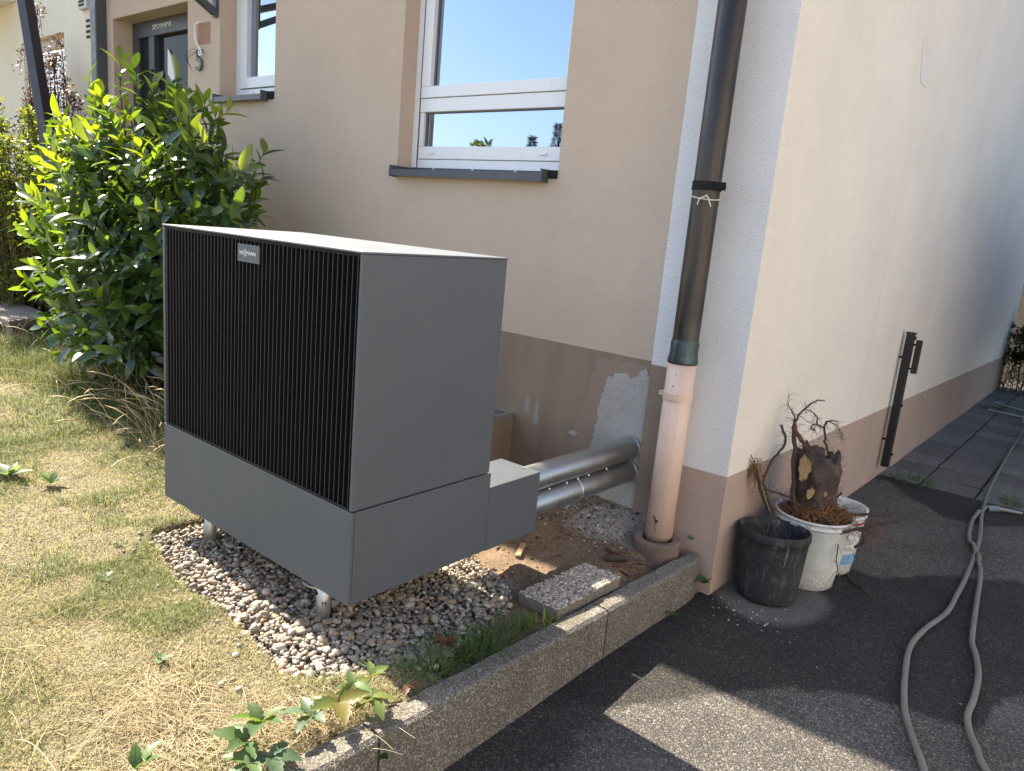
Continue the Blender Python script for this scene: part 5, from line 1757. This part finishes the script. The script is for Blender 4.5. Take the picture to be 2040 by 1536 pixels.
YG = [(.13, .18, .035), (.10, .155, .035), (.18, .20, .04), (.08, .13, .03)]
small_shrub('privet_shrub', 'arching small-leaved shrub with yellow green leaves at the left edge', (-6.3, 1.10, -.12), 80, (1.25, .55), 2.35, YG, .042, 21, M['small_leaf'], 170, (.13, .09, .05))
small_shrub('privet_shrub', 'low spreading yellow green shrub behind the stone bench', (-5.5, 1.35, -.12), 46, (1.0, .3), 1.35, YG, .038, 22, M['small_leaf'], 150, (.13, .09, .05))
small_shrub('barberry_shrub', 'thin purple brown barberry in front of the roller shutter', (-6.35, 1.48, -.12), 56, (.70, .18), 3.3, [(.05, .028, .03), (.035, .024, .028), (.075, .04, .035)], .030, 23, M['small_leaf'], 120, (.06, .035, .03), .2)

# leaning dark post
b = MB(); b.obox((-5.09, 1.05, .9), (-5.70, 1.02, 2.95), .085, .085, (1, .4, 0)); 
lp = b.build('leaning_post', simple('dark_violet_grey_steel', (.045, .042, .055), .5, .1, 5, spec=.4), bevel=.004)
b = MB(); b.obox((-5.09, 1.05, -.2), (-5.09, 1.05, .93), .07, .07, (1, 0, 0)); b.build('post_foot', M['sill'], lp)
tag(lp, 'dark steel post leaning to the left in front of the yellow house', 'post')
# dark board fence, made up to fill the dark behind the shrubs
fe = thing('board_fence', 'made-up dark board fence filling the dark behind the yellow green shrub', 'fence', (-7.2, 1.58, -.12))
for i in range(9):
    b = MB(); b.box(-8.6, -5.95, 1.565, 1.585, -.08 + i * .115, .02 + i * .115); b.build('board', simple('dark_fence_board', (.030, .032, .040), .7, .2, 9) if i == 0 else bpy.data.materials['dark_fence_board'], fe, bevel=.003)
for x in (-8.5, -7.2, -6.0):
    b = MB(); b.box(x - .035, x + .035, 1.587, 1.65, -.15, 1.0); b.build('fence_post', bpy.data.materials['dark_fence_board'], fe)

# stone bench / old stone block
sb = thing('stone_bench', 'weathered stone block bench at the left edge under the shrub', 'bench', (-5.8, .9, -.12))
b = MB(); b.prism([(-6.6, .72), (-5.20, .685), (-5.33, 1.06), (-6.6, 1.12)], 2, .0, .065); b.build('top_slab', M['old_stone'], sb, bevel=.008)
b = MB(); b.prism([(-5.42, .72), (-5.24, .715), (-5.36, 1.03), (-5.50, 1.04)], 2, -.2, .0); b.build('support', M['old_stone'], sb, bevel=.008)
b = MB(); b.prism([(-6.5, .75), (-6.3, .75), (-6.3, 1.06), (-6.5, 1.06)], 2, -.2, .0); b.build('support', M['old_stone'], sb, bevel=.008)
b = MB(); b.prism([(-6.3, 1.0), (-5.44, .98), (-5.44, 1.03), (-6.3, 1.06)], 2, -.2, .0); b.build('rear_stone', M['old_stone'], sb)

# ---- Virginia creeper and weeds
CRL = leaf_mesh(1, .50, .42, .55, 10, .14)
def creeper(label, c, petiole_to, size, cols, name='creeper_leaf', group='creeper leaves along the kerb', n_l=5, tilt=.9, turn=0.0):
    t_ = thing(name, label, 'plant', c, group)
    top = Vector(petiole_to)
    b = MB(); b.tube(crom([c, Vector(c).lerp(top, .55) + Vector((0, 0, .012)), top], 5), .0016, 6); b.build('stalk', M['green_stem'], t_, smooth=True)
    for j in range(n_l):
        az = turn + (j - (n_l - 1) / 2) * 1.05 + random.uniform(-.12, .12); s_ = size * (1 - .10 * abs(j - (n_l - 1) / 2)) * random.uniform(.9, 1.1)
        tl = tilt + random.uniform(-.15, .25)
        d = np.array([[math.cos(az) * math.sin(tl), math.sin(az) * math.sin(tl), math.cos(tl)]])
        R1 = frames(d, np.array([[random.gauss(0, .25), random.gauss(0, .25), 1.0]]))[0]
        V0 = CRL[0] @ R1.T * s_ + np.array(top)
        col = np.array(cols[j % len(cols)]) * random.uniform(.72, 1.0)
        cl = np.tile(col, (len(V0), 1))
        link('leaflet', np_mesh('leaflet', V0, CRL[1], cl, M['creeper'], True), t_)


GC = [(.085, .15, .05), (.11, .18, .045), (.07, .12, .05)]
creeper('large green five-part creeper leaf standing highest over the straw at the near kerb end', (.182, -.396, -.118), (.228, -.426, -.050), 0.084, GC, turn=-.9, tilt=1.0)
creeper('green creeper leaf below and left of the highest one over the straw', (.217, -.457, -.118), (.251, -.479, -.060), 0.080, [(.10, .17, .06), (.08, .14, .05)], turn=-2.2, tilt=1.15)
creeper('pale green creeper leaf lying against the near end of the kerb', (.270, -.443, -.118), (.318, -.458, -.072), 0.072, [(.11, .17, .10), (.09, .15, .08)], turn=-.2, tilt=1.3)
creeper('green creeper leaf cut by the picture bottom beside the kerb', (.28, -.49, -.118), (.310, -.504, -.066), 0.072, [(.10, .16, .09), (.12, .19, .07)], turn=-1.4, tilt=1.25)
creeper('yellowing creeper leaf lying over the inner kerb edge', (.231, -.232, -.118), (.270, -.235, -.066), 0.084, [(.17, .16, .035), (.13, .16, .04), (.20, .17, .05)], turn=-.4, tilt=1.15)
creeper('dull green creeper leaf between the yellowing leaf and the straw', (.235, -.300, -.118), (.270, -.312, -.066), 0.076, [(.11, .18, .11), (.09, .15, .08)], turn=-2.2, tilt=1.2)
creeper('creeper leaf with tips hanging down over the kerb top', (.285, -.144, -.118), (.312, -.158, -.066), 0.068, [(.12, .17, .05), (.15, .17, .04)], turn=-.3, tilt=1.4)
creeper('light green creeper leaf behind the yellowing one', (.22, -.17, -.118), (.245, -.176, -.060), 0.064, [(.12, .20, .07), (.15, .20, .05)], turn=.4, tilt=1.1)
creeper('small light green creeper leaf at the edge of the pebbles', (.235, -.121, -.13), (.238, -.10, -.070), 0.052, [(.13, .19, .06)], turn=1.6, tilt=1.0, n_l=3)
creeper('red brown withered creeper leaf in the dark grass tuft', (.245, .174, -.155), (.238, .179, -.085), 0.048, [(.16, .055, .035), (.12, .045, .03)], turn=-1.0, tilt=1.1)
creeper('curled brown creeper leaf at the inner kerb edge before the tuft', (.295, -.02, -.14), (.300, -.025, -.098), 0.048, [(.17, .10, .06), (.12, .07, .045)], turn=.2, tilt=1.3, n_l=3)
creeper('two green leaflets rising from the straw at the bottom left', (.131, -.668, -.115), (.160, -.684, -.068), 0.064, [(.07, .13, .035), (.10, .17, .04)], turn=1.9, tilt=.75, n_l=3)


def weed(label, c, n_l, size, cols, tilt=1.1, name='weed', flat=True, wdt=.45):
    t_ = thing(name, label, 'weed', c, 'weeds')
    V0, F0 = leaf_mesh(1, wdt, .2, .3, 5)
    for j in range(n_l):
        az = j * 2.4; tl = tilt + random.uniform(-.3, .3); s_ = size * random.uniform(.65, 1.1)
        d = np.array([[math.cos(az) * math.sin(tl), math.sin(az) * math.sin(tl), math.cos(tl)]])
        R1 = frames(d, np.array([[0, 0, 1.0]]))[0]
        V1 = V0 @ R1.T * s_ + np.array(c)
        link('leaf', np_mesh('leaf', V1, F0, np.tile(np.array(cols[j % len(cols)]), (len(V1), 1)), M['creeper'], True), t_)


WC = [(.11, .17, .09), (.08, .14, .06), (.14, .20, .11)]
weed('small pale green rosette weed alone in the middle of the dry lawn', (-.266, -.431, -.118), 7, .042, WC, 1.2)
weed('dark green flat weed in the lawn left of the pebbles', (-.828, -.359, -.118), 7, .050, [(.06, .11, .035), (.08, .14, .04)], 1.3)
weed('cluster of broad grey green weed leaves at the left edge of the lawn', (-2.02, -.27, -.118), 10, .105, WC, 1.0)
weed('small bright green weed right of the broad-leaved cluster', (-1.83, -.17, -.118), 8, .07, [(.10, .18, .03), (.07, .13, .04)], .9)
weed('round-leaved weed growing where the kerb meets the house corner', (.425, 1.60, -.29), 6, .05, [(.10, .17, .03), (.07, .13, .035)], .9, wdt=.85)
weed('small weed at the foot of the kerb short of the house corner', (.43, 1.33, -.345), 6, .035, [(.07, .12, .03)], .8, wdt=.7)
weed('tiny round-leaved sprig on the shaded kerb face at the picture bottom', (.408, -.20, -.165), 5, .022, [(.05, .10, .03)], 1.2, wdt=.9)
weed('sprig of leaves behind the drain collar', (.33, 1.62, -.125), 5, .03, [(.07, .12, .03)], .9, wdt=.7)

# ---- far end of the drive: pale wall end and hedge
gw = thing('garage', 'pale garage wall edge beyond the far corner of the house', 'garage', (.9, 12.2, -.45))
b = MB(); b.box(.30, 4.5, 12.4, 15, -.7, 2.9); b.build('wall', plaster('old_beige_render', (.42, .37, .28)), gw)
b = MB(); b.box(.2, 4.6, 12.3, 15.1, 2.9, 3.05); b.build('roof', M['old_stone'], gw)
small_shrub('hedge_shrub', 'dark green bush at the far end of the paved path', (1.15, 10.9, -.47), 110, (.75, .5), 1.35, [(.035, .065, .02), (.05, .085, .025), (.025, .05, .02)], .06, 31, M['small_leaf'], 90, (.06, .05, .03), .3, 'bush')
small_shrub('hedge_shrub', 'thin green shrub against the far corner of the house side wall', (.62, 11.0, -.46), 16, (.22, .22), .95, [(.05, .09, .03), (.035, .07, .025)], .05, 32, M['small_leaf'], 60, (.06, .05, .03), .3, 'bush')

# =================================================================== unseen house added across the drive for bounce light, and garden trees
oh = thing('house', 'unseen grey house added across the drive to bounce light onto the side wall', 'house', (8, -1, -.4))
b = MB()
OX = 5.7
holes = [(-4.6, -3.4, .9, 2.2), (-1.6, -.4, .9, 2.2), (1.6, 2.8, .9, 2.2)]
ys_ = sorted({-6.5, 4.2, *[h[0] for h in holes], *[h[1] for h in holes]}); zs_ = [-.6, .9, 2.2, 5.0]
for a, c in zip(ys_, ys_[1:]):
    for d, e in zip(zs_, zs_[1:]):
        if any(h[0] < (a + c) / 2 < h[1] and h[2] < (d + e) / 2 < h[3] for h in holes): continue
        b.face([(OX, a, d), (OX, a, e), (OX, c, e), (OX, c, d)])
b.face([(OX, -6.5, -.6), (OX + 8, -6.5, -.6), (OX + 8, -6.5, 5), (OX, -6.5, 5)]); b.face([(OX, 4.2, -.6), (OX, 4.2, 5), (OX + 8, 4.2, 5), (OX + 8, 4.2, -.6)])
b.build('wall', plaster('grey_render', (.50, .46, .41)), oh, weld=True, fixn=False)
b = MB(); b.prism([(OX - .4, 5.0), (OX + 8.4, 5.0), (OX + 4, 7.6)], 1, -6.9, 4.6); b.build('roof', simple('red_tiles', (.26, .10, .06), .8, .2, 8), oh)
for h in holes:
    b = MB(); b.box(OX + .06, OX + .12, h[0], h[0] + .07, h[2], h[3]); b.box(OX + .06, OX + .12, h[1] - .07, h[1], h[2], h[3]); b.box(OX + .06, OX + .12, h[0] + .07, h[1] - .07, h[2], h[2] + .07); b.box(OX + .06, OX + .12, h[0] + .07, h[1] - .07, h[3] - .07, h[3])
    w_ = b.build('window', M['pvc'], oh)
    b = MB(); b.box(OX + .09, OX + .10, h[0] + .07, h[1] - .07, h[2] + .07, h[3] - .07); b.build('pane', M['glass'], w_)

def garden_tree(name, label, base, h, crown, cols, seed, conifer):
    r = np.random.default_rng(seed)
    t_ = thing(name, label, 'tree', base)
    b = MB(); b.tube([base, (base[0] + .05, base[1], base[2] + h * (.9 if conifer else .73))], [.12, .03], 8); b.build('trunk', M['bark'], t_, smooth=True)
    if conifer:
        n_ = 5200
        zz = r.uniform(.12, 1, n_) ** 1.0
        az = r.uniform(0, 6.283, n_); lay = .75 + .25 * np.sin(zz * 46)
        q_ = crown * (1.02 - zz) * lay * np.sqrt(r.uniform(.1, 1, n_))
        P_ = np.column_stack([base[0] + q_ * np.cos(az), base[1] + q_ * np.sin(az), base[2] + zz * h - q_ * .15])
        D_ = np.column_stack([np.cos(az), np.sin(az), r.normal(.2, .3, n_)])
        sz = r.uniform(.06, .16, n_)
        tm = leaf_mesh(1, .16, .1, .1, 2)
    else:
        P_, D_ = [], []
        for k in range(26):
            az = r.uniform(0, 6.283); el = r.uniform(.1, 1.3)
            d_ = np.array([math.cos(az) * math.cos(el), math.sin(az) * math.cos(el), math.sin(el)])
            L_ = crown * r.uniform(.7, 1.1)
            for j in range(26):
                t1 = j / 25
                p_ = np.array(base) + np.array([0, 0, h * .72]) + d_ * L_ * t1 + np.array([0, 0, -.55 * L_ * t1 ** 2.2])
                for sg in (-1, 1):
                    P_.append(p_); D_.append(np.cross(d_, [0, 0, 1]) * sg + d_ * .7 + np.array([0, 0, -.25]))
        P_, D_ = np.array(P_), np.array(D_); n_ = len(P_); sz = r.uniform(.14, .26, n_); tm = leaf_mesh(1, .22, .1, .3, 3)
    V, F, cc = leaf_cloud(P_, D_, r.normal(0, .4, (n_, 3)) + np.array([0, 0, 1.]), sz, np.array(cols)[r.integers(0, len(cols), n_)] * r.uniform(.7, 1.2, (n_, 1)), tm)
    link('crown', np_mesh('crown', V, F, cc, M['small_leaf'], True), t_)

garden_tree('tree', 'yellow green tree with drooping fronds mirrored in the lower window pane', (-12.9, -11, -.2), 4.35, 1.05, [(.12, .16, .03), (.16, .19, .04), (.08, .12, .03)], 51, False)
for k, (tx, th) in enumerate(((-11.35, 3.75), (-10.75, 4.1), (-10.45, 3.95))):
    garden_tree('conifer', ('dark conifer mirrored in the lower window pane, leftmost of the group', 'dark conifer mirrored in the lower window pane, tallest of the group', 'dark conifer mirrored in the lower window pane, at the frame edge')[k], (tx, -11 - .3 * k, -.2), th, 1.0, [(.02, .035, .022), (.03, .05, .03)], 60 + k, True)

small_shrub('hedge_shrub', 'unseen tall dark hedge added right of the paved path to shade the side wall', (2.6, 7.6, -.45), 150, (.55, 2.9), 3.1, [(.030, .055, .02), (.04, .07, .022)], .16, 33, M['small_leaf'], 120, (.06, .05, .03), .1, 'hedge')  # unseen hedge, added to darken the far part of the side wall
